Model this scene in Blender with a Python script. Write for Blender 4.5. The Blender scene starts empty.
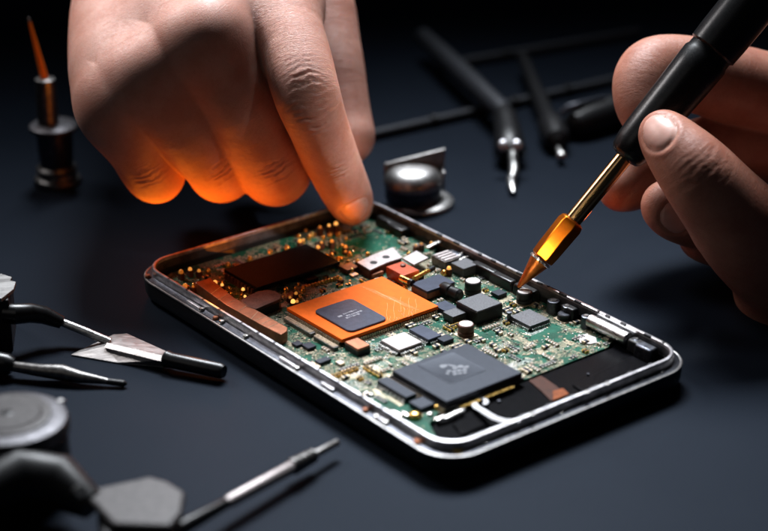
import bpy, math, random
import numpy as np
from mathutils import Vector, Matrix
from mathutils.bvhtree import BVHTree

random.seed(7)
RNG = np.random.default_rng(11)
MM = 0.001
S = bpy.context.scene
COL = S.collection
PI = math.pi

# ------------------------------------------------------------------ camera numbers (millimetres, table top at z = 0)
FPX, PITCH, YAW = 1921.89, math.radians(24.2616), math.radians(-51.676)
CAM = Vector((-5.028, -525.123, 260.825))
FWD = Vector((0, math.cos(PITCH), -math.sin(PITCH)))
UP = Vector((0, math.sin(PITCH), math.cos(PITCH)))
RT = Vector((1, 0, 0))


def ray(px, py):
    return FWD + RT * ((px - 384) / FPX) + UP * ((265.5 - py) / FPX)


def pt(px, py, D):                       # a point at depth D along the view axis
    return CAM + ray(px, py) * D


def on(px, py, z=0.0):                   # a point on the level z
    r = ray(px, py)
    return CAM + r * ((z - CAM.z) / r.z)


def uv(px, py, z):                       # the same, in the phone's own frame
    w = on(px, py, z)
    c, s = math.cos(-YAW), math.sin(-YAW)
    return (c * w.x - s * w.y, s * w.x + c * w.y)


# ------------------------------------------------------------------ materials
class NT:
    def __init__(self, name):
        self.m = bpy.data.materials.new(name)
        self.m.use_nodes = True
        self.t = self.m.node_tree
        self.t.nodes.clear()
        self.out = self.t.nodes.new('ShaderNodeOutputMaterial')
        self.b = self.t.nodes.new('ShaderNodeBsdfPrincipled')
        self.t.links.new(self.b.outputs[0], self.out.inputs[0])

    def n(self, kind, **kw):
        nd = self.t.nodes.new(kind)
        for k, v in kw.items():
            setattr(nd, k, v)
        return nd

    def set(self, sock, v):
        if hasattr(v, 'links') or hasattr(v, 'is_output'):
            self.t.links.new(v, sock)
        else:
            if sock.type == 'RGBA' and len(v) == 3:
                v = (*v, 1)
            sock.default_value = v

    def inp(self, name, v):
        self.set(self.b.inputs[name], v)

    def math(self, op, a, b=0.0, c=None, clamp=False):
        nd = self.n('ShaderNodeMath', operation=op, use_clamp=clamp)
        self.set(nd.inputs[0], a)
        self.set(nd.inputs[1], b)
        if c is not None:
            self.set(nd.inputs[2], c)
        return nd.outputs[0]

    def co(self, scale=1000.0, rot=0.0, sx=1.0, sy=1.0, src='Object'):
        tc = self.n('ShaderNodeTexCoord')
        mp = self.n('ShaderNodeMapping')
        mp.inputs['Scale'].default_value = (scale * sx, scale * sy, scale)
        mp.inputs['Rotation'].default_value = (0, 0, rot)
        self.t.links.new(tc.outputs[src], mp.inputs[0])
        return mp.outputs[0]

    def noise(self, vec, scale, detail=3.0, rough=0.5, dist=0.0):
        nd = self.n('ShaderNodeTexNoise')
        self.t.links.new(vec, nd.inputs['Vector'])
        nd.inputs['Scale'].default_value = scale
        nd.inputs['Detail'].default_value = detail
        nd.inputs['Roughness'].default_value = rough
        nd.inputs['Distortion'].default_value = dist
        return nd.outputs[0]

    def step(self, v, lo, hi, a=0.0, b=1.0):
        nd = self.n('ShaderNodeMapRange', interpolation_type='SMOOTHSTEP')
        self.set(nd.inputs[0], v)
        for i, x in ((1, lo), (2, hi), (3, a), (4, b)):
            nd.inputs[i].default_value = x
        return nd.outputs[0]

    def mix(self, f, a, b):
        nd = self.n('ShaderNodeMix', data_type='RGBA')
        self.set(nd.inputs[0], f)
        self.set(nd.inputs[6], a)
        self.set(nd.inputs[7], b)
        return nd.outputs[2]

    def bump(self, h, strength=0.3, dist=0.0002):
        nd = self.n('ShaderNodeBump')
        nd.inputs['Strength'].default_value = strength
        nd.inputs['Distance'].default_value = dist
        self.t.links.new(h, nd.inputs['Height'])
        self.t.links.new(nd.outputs[0], self.b.inputs['Normal'])
        return nd


def mat(name, col, rough=0.5, metal=0.0, vs=0.6, va=0.25, bs=6.0, bstr=0.08, aniso=0.0, spec=0.5, sx=1.0, wear=None, coat=0.0, rv=1.0, tint=None):
    """plain surface with uneven colour and gloss plus a fine grain"""
    t = NT(name)
    c = t.co(sx=sx)
    n1 = t.noise(c, vs, 4.0, 0.6)
    lo = tuple(x * (1 - va) for x in col)
    hi = tuple(min(1, x * (1 + va)) for x in col)
    colour = t.mix(t.step(n1, 0.3, 0.7), lo, hi)
    n2 = t.noise(c, bs, 2.0, 0.6)
    if wear:
        w = t.step(t.noise(c, 1.7, 5.0, 0.7), 0.58, 0.66)
        colour = t.mix(w, colour, wear)
    t.inp('Base Color', colour)
    t.inp('Metallic', metal)
    t.inp('Roughness', t.step(n2, 0.25, 0.75, max(0.04, rough - 0.1 * rv), min(1, rough + 0.12 * rv)))
    if tint:
        t.inp('Specular Tint', tint)
    t.inp('Specular IOR Level', spec)
    if aniso:
        t.inp('Anisotropic', aniso)
    if coat:
        t.inp('Coat Weight', coat)
        t.inp('Coat Roughness', 0.1)
    t.bump(n2, bstr, 0.0002)
    return t.m


M = {}
M['table'] = None
M['black'] = mat('black_plastic', (0.007, 0.007, 0.008), 0.4, spec=0.35)
M['black_gloss'] = mat('black_glass', (0.003, 0.003, 0.004), 0.3, bstr=0.01, spec=0.025)
M['rubber'] = mat('black_rubber', (0.006, 0.006, 0.0065), 0.3, bs=3.0, bstr=0.02, spec=0.4, rv=0.35)
M['case'] = mat('case_black', (0.006, 0.006, 0.007), 0.38, spec=0.3)
M['silver'] = mat('brushed_aluminium', (0.46, 0.45, 0.47), 0.36, 1.0, va=0.3, vs=0.35, bs=5, bstr=0.1, wear=(0.3, 0.27, 0.26))
M['steel'] = mat('steel', (0.5, 0.49, 0.48), 0.33, 1.0, va=0.2, bs=3, bstr=0.1, sx=0.2)
M['cap_steel'] = mat('worn_cap_steel', (0.1, 0.098, 0.105), 0.5, 1.0, va=0.25, bs=3, bstr=0.1)
M['dark_steel'] = mat('dark_steel', (0.16, 0.155, 0.15), 0.38, 1.0, va=0.3, bs=3, bstr=0.12)
M['gunmetal'] = mat('gunmetal', (0.075, 0.08, 0.095), 0.36, 1.0, va=0.3, bs=3, bstr=0.12, wear=(0.22, 0.18, 0.16))
M['blade'] = mat('blade_steel', (0.55, 0.53, 0.52), 0.45, 1.0, va=0.25, vs=0.5, bs=2.5, bstr=0.25, sx=0.15)
M['plate'] = mat('dull_plate_steel', (0.22, 0.215, 0.21), 0.5, 1.0, va=0.3, vs=0.5, bs=2.5, bstr=0.25, sx=0.15)
M['dome'] = mat('satin_steel', (0.3, 0.29, 0.285), 0.4, 1.0, va=0.2, bs=3, bstr=0.08)
M['jaw'] = mat('dull_jaw_steel', (0.045, 0.04, 0.04), 0.5, 0.3, va=0.3, bs=3, bstr=0.12)
M['tin'] = mat('tin', (0.75, 0.73, 0.7), 0.25, 1.0, va=0.25, bs=2, bstr=0.3)
M['gold'] = mat('gold', (0.9, 0.55, 0.16), 0.24, 1.0, va=0.2, bs=2, bstr=0.2)
M['tip_gold'] = mat('anodised_amber_metal', (0.75, 0.2, 0.014), 0.3, 1.0, va=0.1, vs=0.3, bs=3, bstr=0.006, rv=0.15)
M['tip_cone'] = mat('copper_tip', (0.5, 0.15, 0.035), 0.42, 1.0, va=0.25, vs=0.4, bs=3, bstr=0.03)
M['shaft_gold'] = mat('amber_shaft', (0.75, 0.45, 0.2), 0.16, 1.0, va=0.1, bs=2, bstr=0.004, rv=0.2)
M['copper'] = mat('copper_foil', (0.3, 0.115, 0.06), 0.46, 0.7, va=0.25, vs=0.3, bs=3, bstr=0.15)
M['copper_dark'] = mat('dark_copper', (0.11, 0.045, 0.03), 0.5, 0.5, va=0.4, vs=0.3, bs=2, bstr=0.2, wear=(0.1, 0.05, 0.04))
M['wall'] = mat('dark_frame_metal', (0.05, 0.05, 0.055), 0.4, 0.6, va=0.5, vs=0.25, bs=3, bstr=0.12, wear=(0.12, 0.11, 0.1))
M['epoxy'] = mat('chip_epoxy', (0.013, 0.0145, 0.02), 0.42, 0.0, va=0.2, bs=7, bstr=0.15, spec=0.28, tint=(0.7, 0.8, 1.0))
M['epoxy_blue'] = mat('chip_epoxy_blue', (0.03, 0.034, 0.055), 0.38, 0.05, va=0.25, bs=5, bstr=0.2, spec=0.35, tint=(0.7, 0.8, 1.0))
M['epoxy_grain'] = mat('chip_epoxy_grain', (0.055, 0.056, 0.065), 0.45, 0.1, va=0.6, vs=2.4, bs=3.2, bstr=0.6)
M['epoxy_brown'] = mat('chip_epoxy_brown', (0.0035, 0.0035, 0.004), 0.5, 0.0, va=0.3, vs=0.2, spec=0.1)
M['orange'] = mat('orange_substrate', (0.95, 0.15, 0.007), 0.6, 0.0, va=0.06, vs=0.4, bs=6, bstr=0.1, spec=0.12)
M['orange_line'] = mat('orange_trace', (0.9, 0.4, 0.16), 0.5, 0.0, spec=0.2)
M['red'] = mat('red_lacquer', (0.55, 0.07, 0.012), 0.35, 0.0)
M['flex'] = mat('amber_flex', (0.05, 0.012, 0.004), 0.45, 0.0, spec=0.12)
M['flex_white'] = mat('white_flex', (0.82, 0.82, 0.85), 0.4, 0.0, va=0.05)
M['pink_metal'] = mat('shield_metal', (0.4, 0.355, 0.35), 0.42, 0.6, va=0.15, vs=0.6, bs=4, bstr=0.2)
M['white_chip'] = mat('pale_chip', (0.5, 0.45, 0.44), 0.5, 0.1, va=0.08, vs=0.8)
M['green_run'] = mat('lacquered_run', (0.03, 0.19, 0.115), 0.35, spec=0.3)
M['amber'] = mat('amber_plastic', (0.95, 0.25, 0.02), 0.35, 0.0, va=0.1)
M['dim'] = mat('dull_dark_metal', (0.03, 0.032, 0.038), 0.5, 0.3, va=0.25, bs=3, spec=0.3)
M['flex_end'] = mat('orange_brown_flex', (0.22, 0.055, 0.012), 0.5, 0.0, spec=0.1)
M['mark'] = mat('grey_print', (0.3, 0.31, 0.35), 0.5, va=0.1)
M['mark_white'] = mat('white_print', (0.62, 0.62, 0.66), 0.5, va=0.1)
M['mark_dim'] = mat('dim_print', (0.13, 0.14, 0.165), 0.38, va=0.15)
M['ceramic'] = mat('tan_ceramic', (0.34, 0.24, 0.15), 0.45, va=0.35, vs=1.0)
M['beige'] = mat('beige_metal', (0.62, 0.5, 0.36), 0.35, 0.7, va=0.3, vs=1.0)


def glint_mat():  # emission stands in for highlights on gold solder beads
    t = NT('glint_bead')
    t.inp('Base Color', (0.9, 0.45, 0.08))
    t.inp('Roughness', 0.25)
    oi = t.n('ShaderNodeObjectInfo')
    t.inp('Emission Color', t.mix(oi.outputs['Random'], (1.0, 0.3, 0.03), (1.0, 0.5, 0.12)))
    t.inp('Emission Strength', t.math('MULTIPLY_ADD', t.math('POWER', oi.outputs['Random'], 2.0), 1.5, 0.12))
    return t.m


M['glint'] = glint_mat()


def table_mat():
    t = NT('desk_mat')
    c = t.co()
    n1 = t.noise(c, 0.012, 4.0, 0.55)
    n2 = t.noise(c, 1.6, 3.0, 0.6)
    n3 = t.noise(c, 0.35, 5.0, 0.75)
    col = t.mix(t.step(n1, 0.3, 0.7), (0.0046, 0.0068, 0.0115), (0.0066, 0.0093, 0.0148))
    dust = t.step(n3, 0.74, 0.8)
    col = t.mix(t.math('MULTIPLY', dust, 0.25), col, (0.035, 0.04, 0.05))
    t.inp('Base Color', col)
    t.inp('Roughness', t.step(n2, 0.2, 0.8, 0.5, 0.62))
    t.inp('Specular IOR Level', 0.07)
    t.inp('Specular Tint', (0.45, 0.66, 1.0))
    t.bump(n2, 0.12, 0.0003)
    return t.m


M['table'] = table_mat()


def board_mat():
    t = NT('circuit_board_green')
    c = t.co()
    warp = t.noise(c, 0.35, 2.0)
    green = t.mix(t.step(t.noise(c, 0.25, 3.0), 0.35, 0.65), (0.001, 0.05, 0.027), (0.003, 0.1, 0.058))
    # faint copper runs under the lacquer
    lines = t.noise(c, 0.22, 1.0, 0.4)
    saw = t.math('FRACT', t.math('MULTIPLY', lines, 26.0))
    run = t.step(t.math('ABSOLUTE', t.math('SUBTRACT', saw, 0.5)), 0.06, 0.13, 1.0, 0.0)
    col = t.mix(t.math('MULTIPLY', run, 0.55), green, (0.03, 0.17, 0.105))
    # zones left plain green
    sep = t.n('ShaderNodeSeparateXYZ')
    t.t.links.new(c, sep.inputs[0])
    plain = None
    for (px, py, r) in ((541, 330, 6.5), (552, 345, 5), (398, 402, 7.5), (410, 425, 7), (372, 244, 10), (390, 236, 8), (482, 334, 4.5), (350, 352, 3), (575, 338, 3.5), (528, 300, 4), (430, 420, 5)):
        u, v = uv(px, py, 5.5)
        dx = t.math('SUBTRACT', sep.outputs[0], u)
        dy = t.math('SUBTRACT', sep.outputs[1], v)
        d = t.math('SQRT', t.math('ADD', t.math('MULTIPLY', dx, dx), t.math('MULTIPLY', dy, dy)))
        d = t.math('ADD', d, t.math('MULTIPLY', t.math('SUBTRACT', warp, 0.5), 9.0))
        z = t.step(d, r - 0.5, r + 0.5, 1.0, 0.0)
        plain = z if plain is None else t.math('MAXIMUM', plain, z)
    zone = t.step(t.noise(c, 0.2, 3.0), 0.44, 0.5)
    dense = t.math('MULTIPLY', zone, t.math('SUBTRACT', 1.0, plain))
    # tangle of bare tracks
    w1 = t.noise(c, 1.35, 2.0, 0.6)
    m1 = t.step(t.math('ABSOLUTE', t.math('SUBTRACT', w1, 0.5)), 0.02, 0.04, 1.0, 0.0)
    w2 = t.noise(t.co(rot=0.7), 1.9, 2.0, 0.6)
    m2 = t.step(w2, 0.6, 0.64)
    vor = t.n('ShaderNodeTexVoronoi', distance='MANHATTAN')
    t.t.links.new(c, vor.inputs['Vector'])
    vor.inputs['Scale'].default_value = 1.7
    vor.inputs['Randomness'].default_value = 0.75
    pads = t.step(vor.outputs['Distance'], 0.2, 0.26, 1.0, 0.0)
    holes = t.step(vor.outputs['Distance'], 0.08, 0.12, 1.0, 0.0)
    vor2 = t.n('ShaderNodeTexVoronoi')
    t.t.links.new(c, vor2.inputs['Vector'])
    vor2.inputs['Scale'].default_value = 0.45
    sparse = t.step(vor2.outputs['Distance'], 0.13, 0.17, 1.0, 0.0)
    tang = t.math('MAXIMUM', m1, t.math('MAXIMUM', pads, m2))
    bare = t.math('MAXIMUM', t.math('MULTIPLY', tang, dense), t.math('MULTIPLY', sparse, 0.8), clamp=True)
    dark = t.math('MULTIPLY', t.step(t.noise(t.co(rot=0.3), 1.1, 2.0), 0.5, 0.56), dense)
    col = t.mix(t.math('MULTIPLY', dark, 0.85), col, (0.006, 0.014, 0.012))
    tone = t.mix(t.noise(c, 0.5, 2.0), (0.3, 0.25, 0.15), (0.6, 0.53, 0.4))
    col = t.mix(bare, col, tone)
    col = t.mix(t.math('MULTIPLY', holes, dense), col, (0.01, 0.02, 0.016))
    t.inp('Base Color', col)
    t.inp('Metallic', t.math('MULTIPLY', bare, 0.3))
    t.inp('Specular IOR Level', 0.14)
    t.inp('Roughness', t.math('MULTIPLY_ADD', bare, -0.05, 0.45))
    h = t.math('ADD', t.math('MULTIPLY', bare, 1.0), t.math('MULTIPLY', run, 0.3))
    t.bump(h, 0.7, 0.00018)
    return t.m


M['board'] = board_mat()


def skin_mat(name, base, deep, bs=0.42):
    t = NT(name)
    c = t.co()
    at = t.n('ShaderNodeAttribute', attribute_name='skin_flow')
    sep = t.n('ShaderNodeSeparateXYZ')
    t.t.links.new(at.outputs['Vector'], sep.inputs[0])
    blot = t.noise(c, 0.09, 4.0, 0.6)
    fine = t.noise(c, 0.9, 3.0, 0.6)
    col = t.mix(t.step(blot, 0.35, 0.68), base, deep)
    col = t.mix(t.math('MULTIPLY', t.step(fine, 0.5, 0.75), 0.25), col, tuple(x * 0.75 for x in deep))
    t.inp('Base Color', col)
    t.inp('Subsurface Weight', 0.35)
    t.inp('Subsurface Radius', (1.0, 0.32, 0.16))
    t.inp('Subsurface Scale', 0.0028)
    t.inp('Roughness', t.step(fine, 0.3, 0.7, 0.42, 0.56))
    t.inp('Specular IOR Level', 0.32)
    # wrinkles across the finger
    comb = t.n('ShaderNodeCombineXYZ')
    t.set(comb.inputs[0], t.math('MULTIPLY', sep.outputs[0], 1.25))
    t.set(comb.inputs[1], t.math('MULTIPLY', sep.outputs[1], 0.22))
    tr = t.noise(comb.outputs[0], 1.0, 4.0, 0.62, 0.6)
    ridge = t.step(t.math('ABSOLUTE', t.math('SUBTRACT', tr, 0.5)), 0.0, 0.09)
    vor = t.n('ShaderNodeTexVoronoi', feature='DISTANCE_TO_EDGE')
    t.t.links.new(c, vor.inputs['Vector'])
    vor.inputs['Scale'].default_value = 1.15
    cell = t.step(vor.outputs['Distance'], 0.0, 0.16)
    h = t.math('ADD', t.math('MULTIPLY', t.math('MULTIPLY', ridge, sep.outputs[2]), 1.5), t.math('MULTIPLY', cell, 0.2))
    h = t.math('ADD', h, t.math('MULTIPLY', fine, 0.4))
    t.bump(h, bs, 0.00018)
    return t.m


M['skin'] = skin_mat('skin', (0.52, 0.275, 0.215), (0.45, 0.205, 0.15))
M['skin_warm'] = skin_mat('skin_warm', (0.4, 0.175, 0.12), (0.33, 0.125, 0.082), 0.25)


def nail_mat():
    t = NT('nail')
    c = t.co()
    n = t.noise(t.co(sx=0.3), 2.0, 2.0)
    t.inp('Base Color', t.mix(t.step(t.noise(c, 0.15, 2.0), 0.3, 0.7), (0.58, 0.33, 0.27), (0.5, 0.27, 0.22)))
    t.inp('Roughness', 0.4)
    t.inp('Subsurface Weight', 0.3)
    t.inp('Subsurface Radius', (1.0, 0.35, 0.2))
    t.inp('Subsurface Scale', 0.0015)
    t.bump(n, 0.06, 0.0002)
    return t.m


M['nail'] = nail_mat()


# ------------------------------------------------------------------ mesh helpers (everything in mm)
class MB:
    def __init__(self):
        self.v, self.f, self.mi = [], [], []

    def add(self, vs, fs, mi=0):
        o = len(self.v)
        self.v += [tuple(p) for p in vs]
        self.f += [tuple(i + o for i in f) for f in fs]
        self.mi += [mi] * len(fs)
        return self

    def box(self, c, s, rz=0.0, mi=0, taper=1.0):
        cx, cy, cz = c
        hx, hy, hz = s[0] / 2, s[1] / 2, s[2] / 2
        ca, sa = math.cos(rz), math.sin(rz)
        vs = []
        for z, k in ((-hz, 1.0), (hz, taper)):
            for x, y in ((-hx, -hy), (hx, -hy), (hx, hy), (-hx, hy)):
                x, y = x * k, y * k
                vs.append((cx + ca * x - sa * y, cy + sa * x + ca * y, cz + z))
        return self.add(vs, [(3, 2, 1, 0), (4, 5, 6, 7), (0, 1, 5, 4), (1, 2, 6, 5), (2, 3, 7, 6), (3, 0, 4, 7)], mi)

    def prism(self, poly, z0, z1, mi=0):
        n = len(poly)
        a = sum(poly[i][0] * poly[(i + 1) % n][1] - poly[(i + 1) % n][0] * poly[i][1] for i in range(n))
        if a < 0:
            poly = poly[::-1]
        vs = [(x, y, z0) for x, y in poly] + [(x, y, z1) for x, y in poly]
        fs = [tuple(range(n))[::-1], tuple(range(n, 2 * n))] + [(i, (i + 1) % n, n + (i + 1) % n, n + i) for i in range(n)]
        return self.add(vs, fs, mi)

    def lathe(self, prof, o=(0, 0, 0), axis=(0, 0, 1), seg=32, mi=0, flat=1.0, ph=0.0):
        """prof: list of (distance along axis, radius)"""
        ax = Vector(axis).normalized()
        a = ax.orthogonal().normalized() if abs(ax.z) > 0.99 else Vector((0, 0, 1)).cross(ax).normalized()
        b = ax.cross(a)
        o = Vector(o)
        vs, fs = [], []
        for d, r in prof:
            for k in range(seg):
                an = 2 * PI * k / seg + ph
                vs.append(o + ax * d + (a * math.cos(an) + b * math.sin(an) * flat) * max(r, 1e-4))
        for i in range(len(prof) - 1):
            for k in range(seg):
                k2 = (k + 1) % seg
                fs.append((i * seg + k, i * seg + k2, (i + 1) * seg + k2, (i + 1) * seg + k))
        fs.append(tuple(range(seg))[::-1])
        n = (len(prof) - 1) * seg
        fs.append(tuple(range(n, n + seg)))
        return self.add(vs, fs, mi)

    def tube(self, path, rad, seg=12, mi=0, flat=1.0):
        P = [Vector(p) for p in path]
        if not isinstance(rad, (list, tuple)):
            rad = [rad] * len(P)
        vs, fs = [], []
        for i, p in enumerate(P):
            t = (P[min(i + 1, len(P) - 1)] - P[max(i - 1, 0)]).normalized()
            a = Vector((0, 0, 1)).cross(t)
            a = a.normalized() if a.length > 1e-3 else Vector((1, 0, 0))
            b = t.cross(a)
            for k in range(seg):
                an = 2 * PI * k / seg
                vs.append(p + (a * math.cos(an) + b * math.sin(an) * flat) * rad[i])
        for i in range(len(P) - 1):
            for k in range(seg):
                k2 = (k + 1) % seg
                fs.append((i * seg + k, i * seg + k2, (i + 1) * seg + k2, (i + 1) * seg + k))
        fs.append(tuple(range(seg))[::-1])
        n = (len(P) - 1) * seg
        fs.append(tuple(range(n, n + seg)))
        return self.add(vs, fs, mi)

    def loops(self, loops, closed=False, caps=(False, False), mi=0):
        n = len(loops[0])
        vs = [p for lp in loops for p in lp]
        fs = []
        m = len(loops)
        for i in range(m if closed else m - 1):
            j = (i + 1) % m
            for k in range(n):
                k2 = (k + 1) % n
                fs.append((i * n + k, i * n + k2, j * n + k2, j * n + k))
        if caps[0]:
            fs.append(tuple(range(n))[::-1])
        if caps[1]:
            fs.append(tuple(range((m - 1) * n, m * n)))
        return self.add(vs, fs, mi)

    def mesh(self, name, mats, smooth=None):
        me = bpy.data.meshes.new(name)
        me.from_pydata([(x * MM, y * MM, z * MM) for x, y, z in self.v], [], self.f)
        for m in (mats if isinstance(mats, (list, tuple)) else [mats]):
            me.materials.append(m)
        me.polygons.foreach_set('material_index', self.mi)
        if smooth is not None:
            me.polygons.foreach_set('use_smooth', [True] * len(self.f))
            me.set_sharp_from_angle(angle=math.radians(smooth))
        me.update()
        return me

    def build(self, name, mats, parent=None, bevel=0.0, smooth=35, label=None, segs=2):
        import bmesh
        me = self.mesh(name, mats, smooth)
        bm = bmesh.new()
        bm.from_mesh(me)
        bmesh.ops.recalc_face_normals(bm, faces=bm.faces)
        bm.to_mesh(me)
        bm.free()
        if smooth is not None:
            me.set_sharp_from_angle(angle=math.radians(smooth))
        o = bpy.data.objects.new(name, me)
        COL.objects.link(o)
        if parent is not None:
            o.parent = parent
        if bevel:
            b = o.modifiers.new('bevel', 'BEVEL')
            b.width = bevel * MM
            b.segments = segs
            b.limit_method = 'ANGLE'
            b.angle_limit = math.radians(40)
            b.harden_normals = False
        if label:
            o['label'] = label
        return o


def tag(o, label=None, cat=None, group=None, kind=None):
    for k, v in (('label', label), ('category', cat), ('group', group), ('kind', kind)):
        if v:
            o[k] = v
    return o


def thing(name, label, cat, loc=(0, 0, 0), rz=0.0, group=None):
    o = bpy.data.objects.new(name, None)
    o.empty_display_size = 0.01
    COL.objects.link(o)
    o.location = Vector(loc) * MM
    o.rotation_euler = (0, 0, rz)
    return tag(o, label, cat, group)


def axis_thing(name, label, cat, p0, p1, group=None):
    """a thing whose own X axis runs from p0 to p1, Z as upright as possible"""
    o = thing(name, label, cat, p0, 0, group)
    x = (Vector(p1) - Vector(p0))
    L = x.length
    x.normalize()
    y = Vector((0, 0, 1)).cross(x).normalized()
    z = x.cross(y)
    o.rotation_euler = Matrix((x, y, z)).transposed().to_euler()
    return o, L


def dup(o, parent, loc=None, rz=0.0):
    c = o.copy()
    COL.objects.link(c)
    c.parent = parent
    if loc is not None:
        c.location = Vector(loc) * MM
        c.rotation_euler = (0, 0, rz)
    return c


def rr(L, W, r, n=8, z=0.0, off=0.0):
    L, W, r = L + 2 * off, W + 2 * off, max(0.05, r + off)
    out = []
    for cx, cy, a0 in ((L / 2 - r, W / 2 - r, 0), (-L / 2 + r, W / 2 - r, 90), (-L / 2 + r, -W / 2 + r, 180), (L / 2 - r, -W / 2 + r, 270)):
        for k in range(n + 1):
            a = math.radians(a0 + 90 * k / n)
            out.append((cx + r * math.cos(a), cy + r * math.sin(a), z))
    return out


# ------------------------------------------------------------------ setting
tb = MB()
nx = 24
tb.add([(-1600, -900, 0), (1600, -900, 0), (1600, 2600, 0), (-1600, 2600, 0)], [(0, 1, 2, 3)])
tag(tb.build('tabletop', M['table'], smooth=None), 'dark blue grey matte tabletop', None, None, 'structure')

# ------------------------------------------------------------------ the opened phone
PL, PW, PR = 150.97, 90.0, 9.0
HR, ZB = 11.0, 5.5
phone = thing('smartphone', 'opened smartphone with silver rim, green circuit board and orange chip', 'phone', (0, 0, 0), YAW)


def frame_part(name, prof, m, closed=True, parent=phone, n=10, smooth=30, label=None):
    lp = [rr(PL, PW, PR, n, z, off) for off, z in prof]
    return MB().loops(lp, closed=closed).build(name, m, parent, smooth=smooth, label=label)


MB().loops([rr(PL, PW, PR, 10, z, off) for off, z in ((-3.0, 0.3), (-1.2, 0.05), (0.7, 0.5), (1.9, 1.6), (2.45, 3.4), (2.6, 5.4), (2.5, 7.2), (0.2, 7.3), (-1.6, 7.2), (-1.65, 3.4))], caps=(True, True)).build('back_case', M['case'], phone, smooth=40)
frame_part('outer_band', ((2.45, 7.3), (2.68, 7.45), (2.72, 7.75), (2.58, 7.95), (2.25, 8.02), (1.98, 7.9), (1.98, 7.35)), M['dome'])
frame_part('frame_channel', ((1.95, 7.6), (1.9, 8.0), (0.15, 8.35), (0.1, 7.4)), M['gunmetal'])
frame_part('inner_lip', ((0.1, 8.3), (0.05, 10.6), (-0.2, 10.95), (-0.4, 11.0), (-0.85, 10.98), (-1.1, 10.78), (-1.2, 9.9), (-0.4, 9.9)), M['silver'])
frame_part('inner_wall', ((-0.3, 9.95), (-1.2, 9.95), (-1.25, 9.8), (-1.3, 4.2), (-0.3, 4.2)), M['wall'])

# board end lines (the black plate fills the near short end)
UE = [uv(463, 405, ZB)[0], uv(525, 380, ZB)[0], uv(610, 345, ZB)[0]]
UEND = 0.5 * (UE[0] + UE[2])
bi = PW / 2 - 1.75
bl = -PL / 2 + 1.8
outl = [(bl + 8, -bi), (UEND + 10.5, -bi), (UEND + 10.5, -bi + 6), (UEND + 3.0, -bi + 9.5), (UEND, -bi + 15), (UEND, bi - 6), (UEND - 3, bi), (-20, bi), (-21, bi - 2.2), (-34, bi - 2.2), (-35, bi), (bl + 8, bi), (bl + 2.5, bi - 2.5), (bl, bi - 8), (bl, -bi + 8), (bl + 2.5, -bi + 2.5)]
MB().prism(outl, ZB - 1.0, ZB).build('circuit_board', M['board'], phone, bevel=0.1)
# black plate
MB().prism([(UEND + 0.3, -bi + 16), (UEND + 4, -bi + 10), (UEND + 11, -bi + 6), (UEND + 11, -bi), (PL / 2 - 9, -bi), (PL / 2 - 4, -bi + 2.6), (PL / 2 - 1.8, -bi + 8), (PL / 2 - 1.8, bi - 8), (PL / 2 - 4, bi - 2.6), (PL / 2 - 9, bi), (UEND - 2, bi), (UEND + 0.3, bi - 5)], 3.6, 5.0).build('speaker_plate', M['black_gloss'], phone, bevel=0.2)

OCC = []          # taken spots on the board: (u0,v0,u1,v1)


def rect(L, T, R, B, z):
    """centre and size of a part aligned with the phone, from its four upper corners"""
    q = [uv(*p, z) for p in (L, T, R, B)]
    cu, cv = sum(p[0] for p in q) / 4, sum(p[1] for p in q) / 4
    d = lambda a, b, k: abs(a[k] - b[k])
    su = (d(q[0], q[3], 0) + d(q[1], q[2], 0)) / 2
    sv = (d(q[0], q[1], 1) + d(q[3], q[2], 1)) / 2
    return cu, cv, su, sv


def occ(cu, cv, su, sv, m=0.35):
    OCC.append((cu - su / 2 - m, cv - sv / 2 - m, cu + su / 2 + m, cv + sv / 2 + m))


def chip(name, L, T, R, B, ztop, h, m, bevel=0.12, parent=phone, label=None, z0=None):
    cu, cv, su, sv = rect(L, T, R, B, ztop)
    occ(cu, cv, su, sv)
    o = MB().box((cu, cv, ztop - h / 2), (su, sv, h)).build(name, m, parent, bevel=bevel, label=label)
    return o, cu, cv, su, sv


def pins(name, parent, cu, cv, su, sv, z0, z1, sides, pitch=0.75, w=0.4, out=0.9, m=None):
    """rows of bent leads along the sides of a chip: one mesh, a pattern of its part"""
    b = MB()
    for s in sides:
        horiz = s in ('-v', '+v')
        n = int((su if horiz else sv) / pitch)
        for k in range(n):
            a = (k - (n - 1) / 2) * pitch
            e = (sv if horiz else su) / 2
            sg = -1 if s[0] == '-' else 1
            for (o0, z, ln, hh) in ((out * 0.3, z1, out * 0.7, 0.16), (out * 0.75, (z0 + z1) / 2, 0.18, z1 - z0 + 0.1), (out * 1.05, z0 + 0.08, out * 0.5, 0.16)):
                if horiz:
                    b.box((cu + a, cv + sg * (e + o0), z), (w, ln, hh))
                else:
                    b.box((cu + sg * (e + o0), cv + a, z), (ln, w, hh))
    return b.build(name, m or M['tin'], parent, smooth=None)


# --- the orange processor
o1, cu, cv, su, sv = chip('processor', (287, 308), (383, 275.5), (436, 306), (343, 340), 8.0, 1.1, M['orange'], 0.12, label='large orange square processor board')
PC = (cu, cv, su, sv)
MB().box((cu, cv, 6.3), (su - 1.2, sv - 1.2, 1.1)).build('socket', M['black'], o1, bevel=0.1)
pins('lead_row', o1, cu, cv, su - 1.2, sv - 1.2, ZB, 6.7, ('-v', '+u', '-u', '+v'), 0.85, 0.5, 1.3, M['beige'])
du, dv, dsu, dsv = rect((314, 311.5), (349, 297), (388, 318), (351.5, 332), 8.6)
die = MB().loops([rr(dsu, dsv, 2.0, 6, 8.02), rr(dsu, dsv, 2.0, 6, 8.45), rr(dsu, dsv, 2.0, 6, 8.6, -0.14)], caps=(True, True))
die.v = [(x + du, y + dv, z) for x, y, z in die.v]
die = die.build('die', M['epoxy_blue'], o1, smooth=30)
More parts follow.
